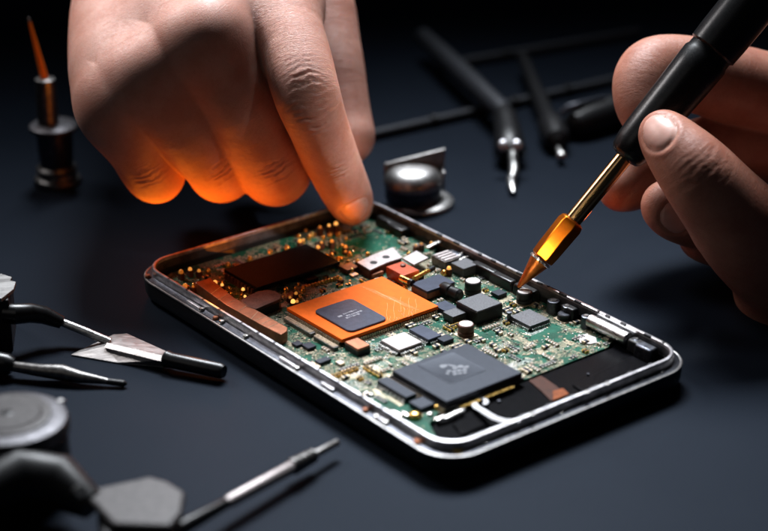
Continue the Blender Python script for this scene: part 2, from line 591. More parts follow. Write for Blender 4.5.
# unreadable print in the middle of the die: block mark and broken strokes, written along the long edge
b = MB()
ru = random.Random(3)
b.box((du - 1.0, dv - 3.2, 8.615), (0.9, 1.5, 0.02))
for row, (uo, v0, v1) in enumerate(((-1.6, -1.6, 3.4), (0.0, -1.6, 4.4), (1.2, -2.6, 2.2))):
    v = v0
    while v < v1:
        w = ru.uniform(0.25, 0.8)
        b.box((du + uo, dv + v + w / 2, 8.615), (ru.uniform(0.25, 0.8), w, 0.02))
        if ru.random() < 0.6:
            b.box((du + uo + 0.35, dv + v + w / 2, 8.62), (0.15, w + 0.15, 0.02))
        v += w + ru.uniform(0.12, 0.3)
b.build('die_print', M['mark'], die, smooth=None)
# fine pale tracks near the right corner of the orange board
b = MB()
for k, (px, y0, y1) in enumerate(((387, 303, 320), (394, 300, 319), (400.5, 297, 312), (409, 298, 315), (416, 299, 313), (404, 307, 317), (390, 316, 321), (412, 309, 316))):
    pts = [uv(px + 0.6 * math.sin(i * 1.3 + k), y0 + (y1 - y0) * i / 6, 8.0) for i in range(7)]
    b.tube([(p[0], p[1], 8.01) for p in pts], 0.06, 5)
for (px, py) in ((400, 311), (406, 309), (398, 318), (408, 316), (403, 314), (395, 320), (412, 312)):
    c = uv(px, py, 8.0)
    b.tube([(c[0] + 0.45 * math.cos(a * PI / 5), c[1] + 0.45 * math.sin(a * PI / 5), 8.01) for a in range(10)], 0.08, 5)
for k in range(9):
    pts = [uv(360 + i * 7 + k * 3, 286 + k * 1.5 + i * 1.9 + (2.4 if i > 2 else 0), 8.0) for i in range(6)]
    b.tube([(p[0], p[1], 7.985) for p in pts], 0.05, 5)
b.build('pale_track', M['orange_line'], o1)

# --- the big black chip
o2, cu, cv, su, sv = chip('memory_chip', (390.5, 373.5), (467, 340.5), (519.7, 373.5), (451, 400.5), 8.9, 1.5, M['epoxy'], 0.3, label='large black square chip with grey emblem')
MB().box((cu, cv, 6.75), (su + 0.9, sv + 0.9, 1.1)).build('carrier', M['black'], o2, bevel=0.2)
b = MB()
for seg_c, seg_n in ((-6.2, 10), (4.6, 15)):
    for k in range(seg_n):
        b.box((cu + su / 2 + 1.1, cv + seg_c + (k - seg_n / 2) * 0.72, 6.4), (1.5, 0.42, 0.5))
b.build('contact_row', M['gold'], o2, smooth=None)
iu, iv, isu, isv = rect((418, 365.6), (448.5, 351.6), (489, 368), (451, 385.5), 8.9)
lp = [rr(isu, isv, 1.4, 6, 8.88), rr(isu, isv, 1.4, 6, 9.0, -0.05), rr(isu, isv, 1.4, 6, 9.02, -0.3), rr(isu, isv, 1.4, 6, 8.98, -0.55)]
b = MB().loops(lp, caps=(False, True))
b.v = [(x + iu, y + iv, z) for x, y, z in b.v]
b.build('raised_lid', M['epoxy'], o2, smooth=25)
# emblem: a round blob, a leaf and a body cut in panels
b = MB()


def blob(px, py, ru_, rv_, n=14, wob=0.12, rot=0.0):
    c = uv(px, py, 9.0)
    pts = []
    for i in range(n):
        a = 2 * PI * i / n
        k = 1 + wob * math.sin(3 * a + px)
        x, y = ru_ * k * math.cos(a), rv_ * k * math.sin(a)
        pts.append((c[0] + x * math.cos(rot) - y * math.sin(rot), c[1] + x * math.sin(rot) + y * math.cos(rot)))
    b.prism(pts, 8.95, 9.03)


blob(443.5, 366, 1.0, 1.25)
blob(452, 365.5, 1.3, 0.5, rot=0.5)
blob(449, 371, 0.55, 0.75)
blob(447.5, 373.5, 0.6, 0.5)
for (px, py, a_, b_) in ((455, 368, .8, .9), (460.5, 366.5, .9, 1.0), (466, 367, .7, 1.1), (454, 371.5, .6, .8), (459, 370.5, .6, .8), (464.5, 370, .6, .9), (455, 374, .5, .8), (460, 373.2, .5, .8), (465, 372.6, .5, .7)):
    blob(px, py, a_, b_, 10, 0.06)
b.build('emblem', M['mark_dim'], o2, smooth=None)
pins('lead_row', o2, cu, cv, su, sv, ZB, 6.6, ('-v', '-u'), 0.8, 0.45, 0.9, M['beige'])

# --- dark shield plate at the far short end
o3, cu, cv, su, sv = chip('shield_plate', (219, 269), (308.6, 244), (341, 262.5), (258.6, 286), 8.6, 1.2, M['epoxy_brown'], 0.25, label='wide flat brown black plate')
for s in (-1, 1):
    b = MB().box((cu, cv + s * (sv / 2 + 0.4), 5.8), (su * .9, .5, .6))
    for k in range(9):
        b.box((cu + (k - 4) * su / 10, cv + s * (sv / 2 + 0.4), 6.6), (0.8, 0.9, 2.2))
    b.build('clip_row', M['copper_dark'], o3, smooth=None)

# --- copper bar in segments
up_e = [(195, 282.4), (210, 277.7), (233.8, 297.4), (260, 312), (287.5, 327.5), (287, 331), (281, 334.5), (262, 325), (225.8, 304.5)]
pl = [uv(x, y, 9.0) for x, y in up_e]
bar = MB().prism(pl, ZB, 9.0).build('copper_bar', M['copper'], phone, bevel=0.15, label='long copper strip divided into segments')
for x, y in up_e:
    pass
cs = [uv(x, y, 9.0) for x, y in up_e]
OCC.append((min(p[0] for p in cs), min(p[1] for p in cs) - .5, max(p[0] for p in cs), max(p[1] for p in cs) + .5))
b = MB()
for (a, c) in (((211, 294), (221, 286.5)), ((218, 300), (230, 293)), ((226, 304), (238, 298.8)), ((238, 311.5), (247, 305.5)), ((251, 319), (258, 311.5)), ((254, 320.5), (267, 316.5)), ((262, 324), (272, 319)), ((268, 327.5), (279, 323))):
    p, q = uv(*a, 9.0), uv(*c, 9.0)
    b.tube([(p[0], p[1], 9.0), (q[0], q[1], 9.0)], 0.09, 6)
b.build('segment_line', M['beige'], bar)
# --- dark copper block beside it
pg = [(240, 300), (249, 295), (258, 291), (268, 289.5), (276, 291), (281.5, 295), (280, 299), (268, 304), (256, 309), (247, 306)]
q = [uv(x, y, 9.2) for x, y in pg]
OCC.append((min(p[0] for p in q), min(p[1] for p in q), max(p[0] for p in q), max(p[1] for p in q)))
blk = MB().prism(q, 8.2, 9.2).build('copper_block', M['copper_dark'], phone, bevel=0.2, label='dark copper cover with rounded back')
MB().prism([(sum(p[0] for p in q) / len(q) * 0.06 + p[0] * 0.94, sum(p[1] for p in q) / len(q) * 0.06 + p[1] * 0.94) for p in q], ZB, 8.2).build('coil', M['black'], blk, bevel=0.1)

# --- further chips
c_small, cu, cv, su, sv = chip('copper_chip', (347, 342), (357, 336.5), (368.5, 344.5), (358, 350), 8.0, 2.4, M['copper'], 0.12, label='small square copper topped chip')
MB().box((cu, cv, 6.4), (su + .15, sv + .15, 1.8)).build('chip_base', M['black'], c_small, bevel=0.05)
c_w, cu, cv, su, sv = chip('sensor_chip', (382, 340), (404, 331.5), (420, 341), (400, 351), 7.3, 0.7, M['white_chip'], 0.1, label='pale pink square chip')
MB().box((cu, cv, 6.1), (su + .7, sv + .7, 1.15)).build('chip_base', M['black'], c_w, bevel=0.08)
pins('lead_row', c_w, cu, cv, su + .7, sv + .7, ZB, 6.3, ('-v', '+u', '-u', '+v'), 0.8, 0.42, 0.9)
for i, (L, T, R, B, zt, h, m, lab) in enumerate((
        ((411, 329), (421, 324), (440, 334), (429, 341), 7.2, 1.5, 'epoxy_blue', 'small blue grey chip'),
        ((380, 380.4), (387, 375), (415, 393.6), (405, 398), 7.4, 1.7, 'epoxy', 'long narrow black chip'),
        ((410, 403), (421, 395), (434, 402), (423, 409), 7.0, 1.4, 'epoxy', 'small black chip by the corner'),
        ((512.6, 316), (527.7, 308.3), (550, 318.8), (529, 327), 7.2, 1.5, 'epoxy_grain', 'flat grey chip below the soldering tip'),
        ((413.5, 283.5), (438.6, 273), (452, 281), (428.5, 293), 8.6, 0.9, 'epoxy_blue', 'grey topped chip with copper sides'),
        ((435, 304.5), (445, 299.5), (456, 306.5), (445, 312), 7.2, 1.5, 'epoxy_blue', None),
        ((444, 312), (455, 307), (467.5, 311.5), (453, 317.5), 8.0, 2.2, 'epoxy_grain', None),
        ((453, 263), (463, 258), (479.4, 262.4), (464, 270), 8.8, 2.9, 'epoxy_grain', None),
        ((303, 345), (308, 341), (316, 345), (309, 349), 6.6, 0.9, 'epoxy', None),
        ((316, 361), (325, 355), (330, 358), (321, 364), 6.6, 0.9, 'epoxy', None),
        ((292, 343), (298, 340), (303, 343), (297, 346), 6.4, 0.8, 'epoxy', None),
        ((437, 338), (446, 333), (453, 338), (444, 342), 6.8, 1.2, 'epoxy', None),
        ((492, 292), (499, 288), (506, 292), (499, 296), 6.8, 1.2, 'epoxy', None),
        ((300, 276), (309, 272), (318, 277), (309, 281), 7.2, 1.5, 'epoxy_brown', None),
        ((340, 266), (350, 262), (358, 266), (348, 271), 7.2, 1.5, 'copper_dark', None),
        ((365, 271), (376, 267), (383, 271), (373, 275), 7.0, 1.3, 'copper', None))):
    c, cu, cv, su, sv = chip('chip', L, T, R, B, zt, h, M[m], 0.1, label=lab)
    if i in (0, 1, 3):
        pins('lead_row', c, cu, cv, su, sv, ZB, 6.2, ('-v', '+v') if i == 1 else ('-v', '+v', '-u', '+u'), 0.75, 0.4, 0.7)
    if i == 4:
        MB().box((cu, cv, 6.7), (su - .1, sv - .1, 2.0)).build('chip_base', M['copper'], c, bevel=0.05)
# tall black cube with grainy lid
c5, cu, cv, su, sv = chip('power_inductor', (457.7, 301.7), (479.4, 292), (503, 302.4), (478, 311.6), 10.0, 4.5, M['epoxy_grain'], 0.25, label='tall black cube with grainy grey top')
MB().box((cu, cv, 7.5), (su + .25, sv + .25, 3.9)).build('cube_side', M['black'], c5, bevel=0.1)
b = MB()
for k in range(2):
    b.box((cu - su / 2 - .25, cv + (k - .5) * sv * .5, 7.4), (.3, 1.2, 4.2))
b.build('terminal', M['beige'], c5)


def can(px, py, z, rpx, h, top, side='black', label=None, name='capacitor_can'):
    c = uv(px, py, z)
    r = rpx * 585 / FPX
    occ(c[0], c[1], 2 * r, 2 * r)
    o = MB().lathe([(0, r), (0.3, r * 1.05), (h * .35, r * 1.03), (h * .4, r * .93), (h * .5, r), (h - .25, r), (h - .05, r * .9)], (c[0], c[1], z - h), seg=28).build(name, M[side], phone, label=label)
    MB().lathe([(0, r * .86), (.1, r * .84), (.14, r * .6)], (c[0], c[1], z - .06), seg=28).build('cap', M[top], o)
    MB().box((c[0], c[1], z - h + .15), (2.2 * r, 2.2 * r, .3)).build('base_plate', M['beige'], o, bevel=.05)
    return o


can(473, 280.5, 10.0, 8.6, 4.5, 'white_chip', 'black', 'round capacitor with white top behind the black cube')
can(466, 323.5, 9.4, 8.0, 3.9, 'pink_metal', 'copper_dark', 'round capacitor with dented silver top')
can(524.5, 291, 9.6, 8.0, 4.0, 'white_chip', 'black', 'round capacitor under the soldering tip')
can(565, 313, 7.6, 7.5, 2.1, 'gunmetal', 'black')
# slim post
c = uv(509, 321, ZB)
MB().lathe([(0, 1.3), (.35, 1.3), (.4, .6), (2.6, .55), (2.65, .9), (3.1, .9), (3.15, .4)], (c[0], c[1], ZB), seg=18).build('terminal_post', M['gunmetal'], phone)
# black rounded coil
p, q = uv(441.5, 286, 8), uv(461, 294.5, 8)
occ((p[0] + q[0]) / 2, (p[1] + q[1]) / 2, 5, 4)
MB().tube([(p[0], p[1], 7.6), (p[0] * .9 + q[0] * .1, p[1] * .9 + q[1] * .1, 7.6), (p[0] * .55 + q[0] * .45, p[1] * .55 + q[1] * .45, 7.6), (p[0] * .5 + q[0] * .5, p[1] * .5 + q[1] * .5, 7.6), (p[0] * .1 + q[0] * .9, p[1] * .1 + q[1] * .9, 7.6), (q[0], q[1], 7.6)], [1.5, 2.1, 2.1, 1.7, 1.9, 1.3], 16).build('coil', M['black'], phone, label='rounded black coil')
# pierced silver shield
sh = [uv(*p, 8.6) for p in ((357, 262), (372, 255), (393, 247), (402.6, 257.5), (388, 262), (370, 270))]
b = MB().prism(sh, 8.1, 8.6)
shield = b.build('pierced_shield', M['pink_metal'], phone, bevel=.12)
q = [uv(*p, 9.0) for p in ((402.5, 258), (416.4, 250.5), (428.5, 257.5), (414, 264.5))]
MB().prism(q, 8.3, 9.0).build('shield_flap', M['pink_metal'], shield, bevel=.12)
b = MB()
for px, py in ((386, 257), (373.6, 262.5)):
    c = uv(px, py, 8.6)
    b.lathe([(0, 1.25), (.03, 1.25)], (c[0], c[1], 8.6), seg=18)
b.build('hole', M['black'], shield)
MB().prism([(x * .97 + sh[0][0] * .03, y * .97 + sh[0][1] * .03) for x, y in sh], ZB, 8.1).build('shield_side', M['copper_dark'], shield)
for p in sh:
    occ(p[0], p[1], 3, 3)
occ(sum(p[0] for p in sh) / 6, sum(p[1] for p in sh) / 6, 12, 8)
# red lacquered block, gold fuse
cr, cu, cv, su, sv = chip('relay', (389, 267), (399, 261), (420.5, 269.5), (402.5, 276), 9.4, 3.6, M['red'], .15, label='red orange lacquered block')
c = uv(403, 266, 9.4)
MB().lathe([(0, .9), (.5, .9), (.7, .6)], (c[0], c[1], 9.4), seg=14).build('knob', M['copper_dark'], cr)
for (a, bb, z, r, nm) in (((401, 278), (410, 282), 8.6, 1.05, 'fuse'), ((414, 278.5), (429, 270.5), 8.4, .8, 'fuse')):
    p, q = uv(*a, z), uv(*bb, z)
    f = MB().tube([(p[0], p[1], z), (q[0], q[1], z)], r, 14).build(nm, M['gold'], phone)
    e = (q[0] - p[0]) * .3, (q[1] - p[1]) * .3
    MB().tube([(q[0] - e[0] * .1, q[1] - e[1] * .1, z), (q[0] + e[0], q[1] + e[1], z)], r * 1.08, 14).build('end_cap', M['black'], f)
    MB().box(((p[0] + q[0]) / 2, (p[1] + q[1]) / 2, (ZB + z) / 2 - .4), (1.2, 1.2, z - ZB)).build('stand', M['black'], f)
    occ((p[0] + q[0]) / 2, (p[1] + q[1]) / 2, 4, 4)
# silver connector with white ribs
co_, cu, cv, su, sv = chip('connector', (434, 256), (446, 249), (460, 256.5), (446, 263), 8.6, 3.1, M['dark_steel'], .15, label='silver ribbed connector')
for k in range(4):
    MB().box((cu + (k - 1.5) * su / 4.2, cv, 8.75), (su / 7, sv * .9, .4)).build('rib', M['pink_metal'], co_, bevel=.08)
for (a, bb, z, r) in (((427, 247.5), (443, 240.5), 8.8, .9), ((459, 256), (464, 251), 8.6, .45), ((459, 260), (469, 256), 8.4, .5), ((444, 418.5), (464, 409.5), 6.3, .9), ((437, 420), (446, 416), 6.4, .9), ((402, 412), (408, 416), 6.5, .8), ((391, 411), (401, 416), 6.4, .8)):
    p, q = uv(*a, z), uv(*bb, z)
    MB().tube([(p[0], p[1], z), ((p[0] + q[0]) / 2, (p[1] + q[1]) / 2, z + .15), (q[0], q[1], z)], [r * .8, r, r * .8], 10, flat=.6).build('jumper_bar', M['tin'], phone)
    occ((p[0] + q[0]) / 2, (p[1] + q[1]) / 2, 2, 2)
for (px, py) in ((437, 418), (458, 407), (366.5, 392), (371, 394), (430, 413)):
    c = uv(px, py, 6.2)
    MB().lathe([(0, 1.0), (.5, .95), (.8, .6), (.9, .1)], (c[0], c[1], ZB), seg=14).build('solder_blob', M['tin'], phone)

# --- gold beads; the first set has its bright glints painted as emission
glint_m = MB().lathe([(0, .85), (.5, .85), (.95, .7), (1.25, .4), (1.35, .05)], seg=16).mesh('glint', M['glint'], 60)
bead_m = MB().lathe([(0, .9), (.5, 1.05), (1.0, .9), (1.35, .5), (1.45, .05)], seg=16).mesh('gold_bead', M['gold'], 60)
GLINTS = [(320, 226, 9), (329, 224, 9), (336, 222.5, 9), (321.5, 241, 8.5), (331.5, 240, 8.5), (345.5, 245.5, 8.2), (345.5, 250, 7), (358, 259.5, 7.6), (363, 259, 8), (340.5, 277.5, 7.4), (421.5, 242.5, 8.2), (416, 244, 8), (431.5, 242, 8), (448, 241, 8.5), (454, 246, 8.4), (460, 245, 8.2), (449, 267, 8.4), (181, 271, 8.5), (190, 268, 8.6), (199, 269.5, 8.2), (185, 285, 8), (193, 285, 8), (215, 281.5, 8.8), (222, 283.5, 7.6), (245, 295, 8.8), (290, 296, 7.6), (296, 292, 7.8), (293, 300.5, 7.2), (297, 300, 7.4), (318, 246, 7), (300, 240, 8), (243, 288, 7)]
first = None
for i, (px, py, z) in enumerate(GLINTS):
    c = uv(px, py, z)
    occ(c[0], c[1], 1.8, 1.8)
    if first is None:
        first = bpy.data.objects.new('glint_bead', glint_m)
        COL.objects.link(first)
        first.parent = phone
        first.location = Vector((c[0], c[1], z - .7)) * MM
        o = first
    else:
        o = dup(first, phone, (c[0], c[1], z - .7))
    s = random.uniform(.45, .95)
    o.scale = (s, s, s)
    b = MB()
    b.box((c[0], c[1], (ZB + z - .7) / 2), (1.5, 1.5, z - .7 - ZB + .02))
    b.build('glint_base', M['copper_dark'], phone, smooth=None)
first = None
bx_ = random.Random(5)
EXTRA = [(bx_.uniform(298, 352), bx_.uniform(226, 262), bx_.uniform(6.4, 7.6), bx_.uniform(.45, .9)) for _ in range(24)] + [(bx_.uniform(192, 300), bx_.uniform(262, 300), bx_.uniform(6.4, 7.4), bx_.uniform(.45, .8)) for _ in range(22)]
EXTRA = [e for e in EXTRA if not any(a < uv(e[0], e[1], e[2])[0] < c_ and b_ < uv(e[0], e[1], e[2])[1] < d_ for a, b_, c_, d_ in OCC)]
for i, (px, py, z, s) in enumerate(EXTRA + [(398, 416, 6.6, 1.5), (415, 412, 7.2, 1.9), (437.5, 404.5, 6.8, 1.1), (444, 270, 7.4, 1.1), (469, 252, 8, 1), (473, 256, 8, .9), (286, 287, 7, .8), (303, 288, 7, .8), (352, 268, 7.3, .9), (405, 284, 7.4, .9), (409, 252, 7.6, .9), (330, 232, 7.2, 1), (312, 232, 7.2, 1), (338, 232, 7, .9), (350, 252, 7, .9), (368, 252, 7, .8), (208, 268, 7.6, .9), (228, 262, 7.4, .9), (250, 256, 7.2, .9), (270, 249, 7.2, .9), (287, 245, 7.2, 1)]):
    c = uv(px, py, z)
    occ(c[0], c[1], 2 * s, 2 * s)
    if first is None:
        first = bpy.data.objects.new('gold_bead', bead_m)
        COL.objects.link(first)
        first.parent = phone
        first.location = Vector((c[0], c[1], ZB - .05)) * MM
        o = first
    else:
        o = dup(first, phone, (c[0], c[1], ZB - .05))
    o.scale = (s, s, s * (z - ZB) / 1.4 / s)

# row of bright pads left of the orange board
b = MB()
for k in range(12):
    p = uv(303 + k * 3.2, 287 - k * .95, 6.6)
    b.box((p[0], p[1], 6.2), (.8, .8, 1.3), rz=.1)
b.build('pad_row', M['gold'], phone, bevel=.1)
# two long board connectors beside the orange board
for (a, c) in (((286, 317), (313, 333)), ((316, 335), (336, 347))):
    p, q = uv(*a, 6.8), uv(*c, 6.8)
    v = (p[1] + q[1]) / 2
    cn = MB().box(((p[0] + q[0]) / 2, v, 6.1), (q[0] - p[0], 1.9, 1.3)).build('pin_header', M['dark_steel'], phone, bevel=.08)
    b = MB()
    n = int((q[0] - p[0]) / .7)
    for k in range(n):
        b.box((p[0] + .35 + k * .7, v, 6.8), (.32, 1.6, .3))
    b.build('pin_row', M['beige'], cn, smooth=None)
    occ((p[0] + q[0]) / 2, v, q[0] - p[0], 2)

# --- things on the black end plate
hook = [(484, 404.5), (486.5, 402), (485, 399), (480.5, 398), (475.5, 400), (474, 403.5), (476.5, 407), (482, 410), (488, 414), (495, 418), (503, 420.5), (511, 421.5), (520, 420)]
hz = [6.2, 6.2, 6.2, 6.2, 6.2, 6.3, 6.5, 6.9, 7.5, 8.4, 9.3, 10.1, 10.7]
hp = [(*uv(x, y, z), z) for (x, y), z in zip(hook, hz)]
MB().tube(hp, [.55, .7, .75, .8, .85, .95] + [1.0] * 5 + [1.05, 1.0], 12, flat=.28).build('hook_strip', M['flex_white'], phone, label='white hooked strip over the black plate')
fx = [uv(x, y, 5.2) for x, y in ((529, 381), (541, 376), (553, 384), (566, 394), (551, 401), (541, 391))]
fl = MB().prism(fx, 5.01, 5.35).build('flex_cable', M['flex'], phone, label='brown orange flex cable')
MB().prism([uv(x, y, 5.5) for x, y in ((553, 392), (563, 389), (569, 395), (553, 401.5))], 5.36, 5.9).build('flex_end', M['flex_end'], fl, bevel=.1)
q = [uv(x, y, 5.8) for x, y in ((572, 384), (632, 355), (650, 364), (590, 395))]
MB().prism(q, 5.01, 5.7).build('vibration_block', M['black_gloss'], phone, bevel=.35, segs=3)
q = [uv(x, y, 5.8) for x, y in ((452, 423), (470, 415), (486, 424), (462, 434))]
MB().prism(q, 5.01, 5.7).build('vibration_block', M['black_gloss'], phone, bevel=.35, segs=3)
for (px, py, ru_, rv_) in ((647.5, 356, 1.6, .9), (499, 402, .5, .5), (588, 375, .4, .4)):
    c = uv(px, py, 5.1)
    MB().lathe([(0, ru_), (.4, ru_), (.6, ru_ * .8)], (c[0], c[1], 5.0), seg=20).build('plate_screw', M['gunmetal'], phone)

# --- along the far long wall: rubber blocks, bosses, a silver tube
wv = bi
for (px, py, z, L, w, h, m) in ((395, 216, 8.5, 9, 3, 3.2, 'rubber'), (409, 222, 8.5, 9, 4, 3.0, 'rubber'), (494, 263, 9, 12, 3, 4.2, 'rubber'), (512, 273, 8.8, 11, 3.2, 3.6, 'rubber'), (534, 284, 9, 10, 3.4, 4.4, 'rubber'), (576, 304, 9.4, 6, 3, 4.8, 'black'), (470, 248, 8.6, 7, 2.6, 3.0, 'gunmetal'), (653, 343, 9.2, 7, 4, 4.6, 'gunmetal'), (644, 337, 9.2, 5, 3.4, 4.0, 'black')):
    c = uv(px, py, z)
    MB().box((c[0], wv - w / 2 + .2, z - h / 2), (L, w, h), taper=.9).build('wall_block', M[m], phone, bevel=.6, segs=3)
for (px, py, z, r) in ((557, 299, 9.4, 1.9), (572, 304, 9.3, 1.3), (591, 314, 9.3, 1.5), (639, 340, 8, 1.3), (648, 334.5, 9.3, .9)):
    c = uv(px, py, z)
    o = MB().lathe([(0, r * 1.15), (z - ZB - .6, r), (z - ZB - .1, r), (z - ZB, r * .8)], (c[0], wv - r - .3, ZB), seg=20).build('screw_boss', M['gunmetal'], phone)
    MB().lathe([(0, r * .62), (.25, r * .5)], (c[0], wv - r - .3, z), seg=16).build('screw_head', M['dark_steel'], o)
p, q = uv(597, 316, 8.6), uv(636, 336, 8.6)
MB().tube([(p[0], wv - 1.6, 8.2), (p[0] + .6, wv - 1.6, 8.2), (q[0] - .6, wv - 1.6, 8.2), (q[0], wv - 1.6, 8.2)], [1.4, 2.0, 2.0, 1.2], 18).build('antenna_tube', M['steel'], phone, label='silver tube along the inner wall')
b = MB()
for px, py in ((508, 265), (551, 285.5), (601, 310), (667, 341)):
    c = uv(px, py, HR)
    b.lathe([(0, .55), (.03, .55)], (c[0], PW / 2 - .75, HR - .02), seg=14)
b.build('lip_hole', M['black'], phone)
for k in range(26):
    near = k % 2 == 0
    if near:
        u = -60 + k * 4.9 + random.uniform(-2, 2)
        MB().box((u, -PW / 2 + .45, HR - .12), (random.uniform(.5, 1.3), .7, .3)).build('lip_notch', M['wall'], phone)
    else:
        u = -60 + k * 4.9 + random.uniform(-2, 2)
        MB().box((u, PW / 2 - 1.1, HR - .2), (random.uniform(1, 3), .6, .7)).build('lip_notch', M['wall'], phone)
for k in range(9):
    v = -34 + k * 8.3 + random.uniform(-2, 2)
    MB().box((PL / 2 - 1.05, v, HR - .15), (.6, random.uniform(.8, 3), .5)).build('lip_notch', M['wall'], phone)
    MB().lathe([(0, .42), (.3, .42), (.4, .25)], (PL / 2 + 1.0, v + 3, 8.1), seg=12).build('channel_screw', M[random.choice(['dark_steel', 'tin', 'wall'])], phone)
# copper scroll flex at the right corner
c = uv(618, 337, 6.4)
sc_pts = [(c[0] + (2.2 - .12 * k) * math.cos(k * .55), c[1] + (1.3 - .07 * k) * math.sin(k * .55), 6.3) for k in range(14)]
MB().tube(sc_pts + [(c[0] - 3 - k, c[1] + .2 * math.sin(k * 2), 6.2) for k in range(5)], .28, 8).build('scroll_trace', M['beige'], phone)
q = [uv(x, y, 6.0) for x, y in ((578, 335), (586, 333.5), (596, 337), (597, 342), (590, 343.5), (580, 342))]
MB().prism(q, ZB, 5.9).build('label_patch', M['white_chip'], phone, bevel=.05, label='small pale patch on the green board')

# --- buttons, screws and slots on the near long side and near short side
fv = -PW / 2 - 1.0
for (px, py, L) in ((197, 304, 8.0), (292, 361, 8.5), (333, 384.5, 6), (385, 417, 5)):
    c = uv(px, py, 8.6)
    MB().box((c[0], fv, 8.5), (L, 1.2, .9)).build('side_button', M['silver'], phone, bevel=.3, segs=3)
for (px, py, m) in ((154, 274, 'copper'), (201, 309, 'tin'), (219, 316.5, 'copper'), (226, 320, 'tin'), (250, 334.5, 'tin'), (299, 367, 'tin'), (367, 409, 'copper'), (377, 416, 'tin'), (388, 421, 'tin')):
    c = uv(px, py, 8.6)
    MB().lathe([(0, .95), (.6, .95), (.9, .7), (.95, .3)], (c[0], fv, 8.1), seg=16).build('side_screw', M[m], phone)
eu = PL / 2 + 1.0
for (px, py, m) in ((458, 450, 'gold'), (419, 441, 'copper')):
    c = uv(px, py, 8.4)
    MB().lathe([(0, 1.5), (.5, 1.5), (.8, 1.2)], (c[0], c[1], 8.1), seg=18).build('corner_screw', M[m], phone)
for (px, py) in ((535, 417, ), (588, 394), (609, 386)):
    c = uv(px, py - 2, HR)
    MB().lathe([(0, .8), (.12, .8), (.2, .5)], (PL / 2 - .2, c[1], HR - .05), seg=16).build('lip_screw', M['dark_steel'], phone)
b = MB()
for k in range(7):
    b.lathe([(0, .35), (.05, .35)], (PL / 2 + 2.5, 8 + k * 5, 5.2), axis=(1, 0, 0), seg=10)
b.build('mesh_hole', M['dark_steel'], phone)
# folded clips along the lip
for k in range(14):
    u = -62 + k * 9.2 + random.uniform(-2, 2)
    MB().box((u, -bi + .3, HR - 2.0 + random.uniform(-.4, .2)), (random.uniform(2, 5), 1.1, .8)).build('lip_clip', M[random.choice(['silver', 'copper', 'gunmetal'])], phone, bevel=.15)


# --- tiny parts strewn over the board
def free(u, v, su, sv):
    if abs(v) > bi - 2 or u < bl + 3 or u > UEND - 1.0:
        return False
    for a, b_, c_, d_ in OCC:
        if u + su / 2 > a and u - su / 2 < c_ and v + sv / 2 > b_ and v - sv / 2 < d_:
            return False
    return True


def smd_mesh(name, L, W, H, body, end):
    b = MB()
    b.box((0, 0, H / 2), (L * .56, W * .96, H * .96), mi=0)
    for s in (-1, 1):
        b.box((s * L * .39, 0, H / 2), (L * .22, W, H), mi=1)
    return b.mesh(name, [M[body], M[end]], None)


GREEN = [(uv(px, py, ZB), r) for px, py, r in ((541, 330, 6), (398, 402, 6), (372, 244, 8), (482, 334, 4), (410, 425, 4))]
kinds = (('resistor', 1.5, .8, .5, 'black', 'tin', 95), ('ceramic_capacitor', 1.3, .75, .75, 'ceramic', 'tin', 95), ('filter', 2.2, 1.3, .9, 'epoxy', 'beige', 40), ('crystal', 2.4, 1.8, .8, 'pink_metal', 'beige', 12), ('transistor', 1.6, 1.6, .8, 'epoxy_brown', 'gold', 35))
for nm, L, W, H, bd, en, cnt in kinds:
    me = smd_mesh(nm, L, W, H, bd, en)
    proto, n, tries = None, 0, 0
    while n < cnt and tries < 6000:
        tries += 1
        u0, v0 = random.uniform(bl + 3, UEND), random.uniform(-bi + 2, bi - 2)
        if any((u0 - g[0][0]) ** 2 + (v0 - g[0][1]) ** 2 < g[1] ** 2 for g in GREEN) and random.random() < .85:
            continue
        q = random.random() < .5
        su, sv = (L, W) if q else (W, L)
        row = random.choice((1, 2, 3, 4, 5, 6)) if L < 2 else random.choice((1, 1, 2))
        stepv = W + .38
        for k in range(row):
            u, v = (u0, v0 + k * stepv) if q else (u0 + k * stepv, v0)
            if n >= cnt or not free(u, v, su, sv):
                break
            loc, rz = (u, v, ZB + .02), (0 if q else PI / 2)
            if proto is None:
                proto = bpy.data.objects.new(nm, me)
                COL.objects.link(proto)
                proto.parent = phone
                proto.location = Vector(loc) * MM
                proto.rotation_euler = (0, 0, rz)
            else:
                dup(proto, phone, loc, rz)
            occ(u, v, su, sv, .12)
            n += 1
# printed runs, in bundles with 45 degree bends, and grids of plated holes
tr = MB()


def ribbon(pts, w, z, mi):
    for (a, c_) in zip(pts[:-1], pts[1:]):
        d = Vector((c_[0] - a[0], c_[1] - a[1]))
        if d.length < 1e-6:
            continue
        n_ = Vector((-d.y, d.x)).normalized() * w / 2
        e = d.normalized() * w * .3
        tr.add([(a[0] - e.x - n_.x, a[1] - e.y - n_.y, z), (c_[0] + e.x - n_.x, c_[1] + e.y - n_.y, z), (c_[0] + e.x + n_.x, c_[1] + e.y + n_.y, z), (a[0] - e.x + n_.x, a[1] - e.y + n_.y, z)], [(0, 1, 2, 3)], mi)


def inside(u, v):
    return bl + 2.5 < u < UEND - .8 and abs(v) < bi - 1.5


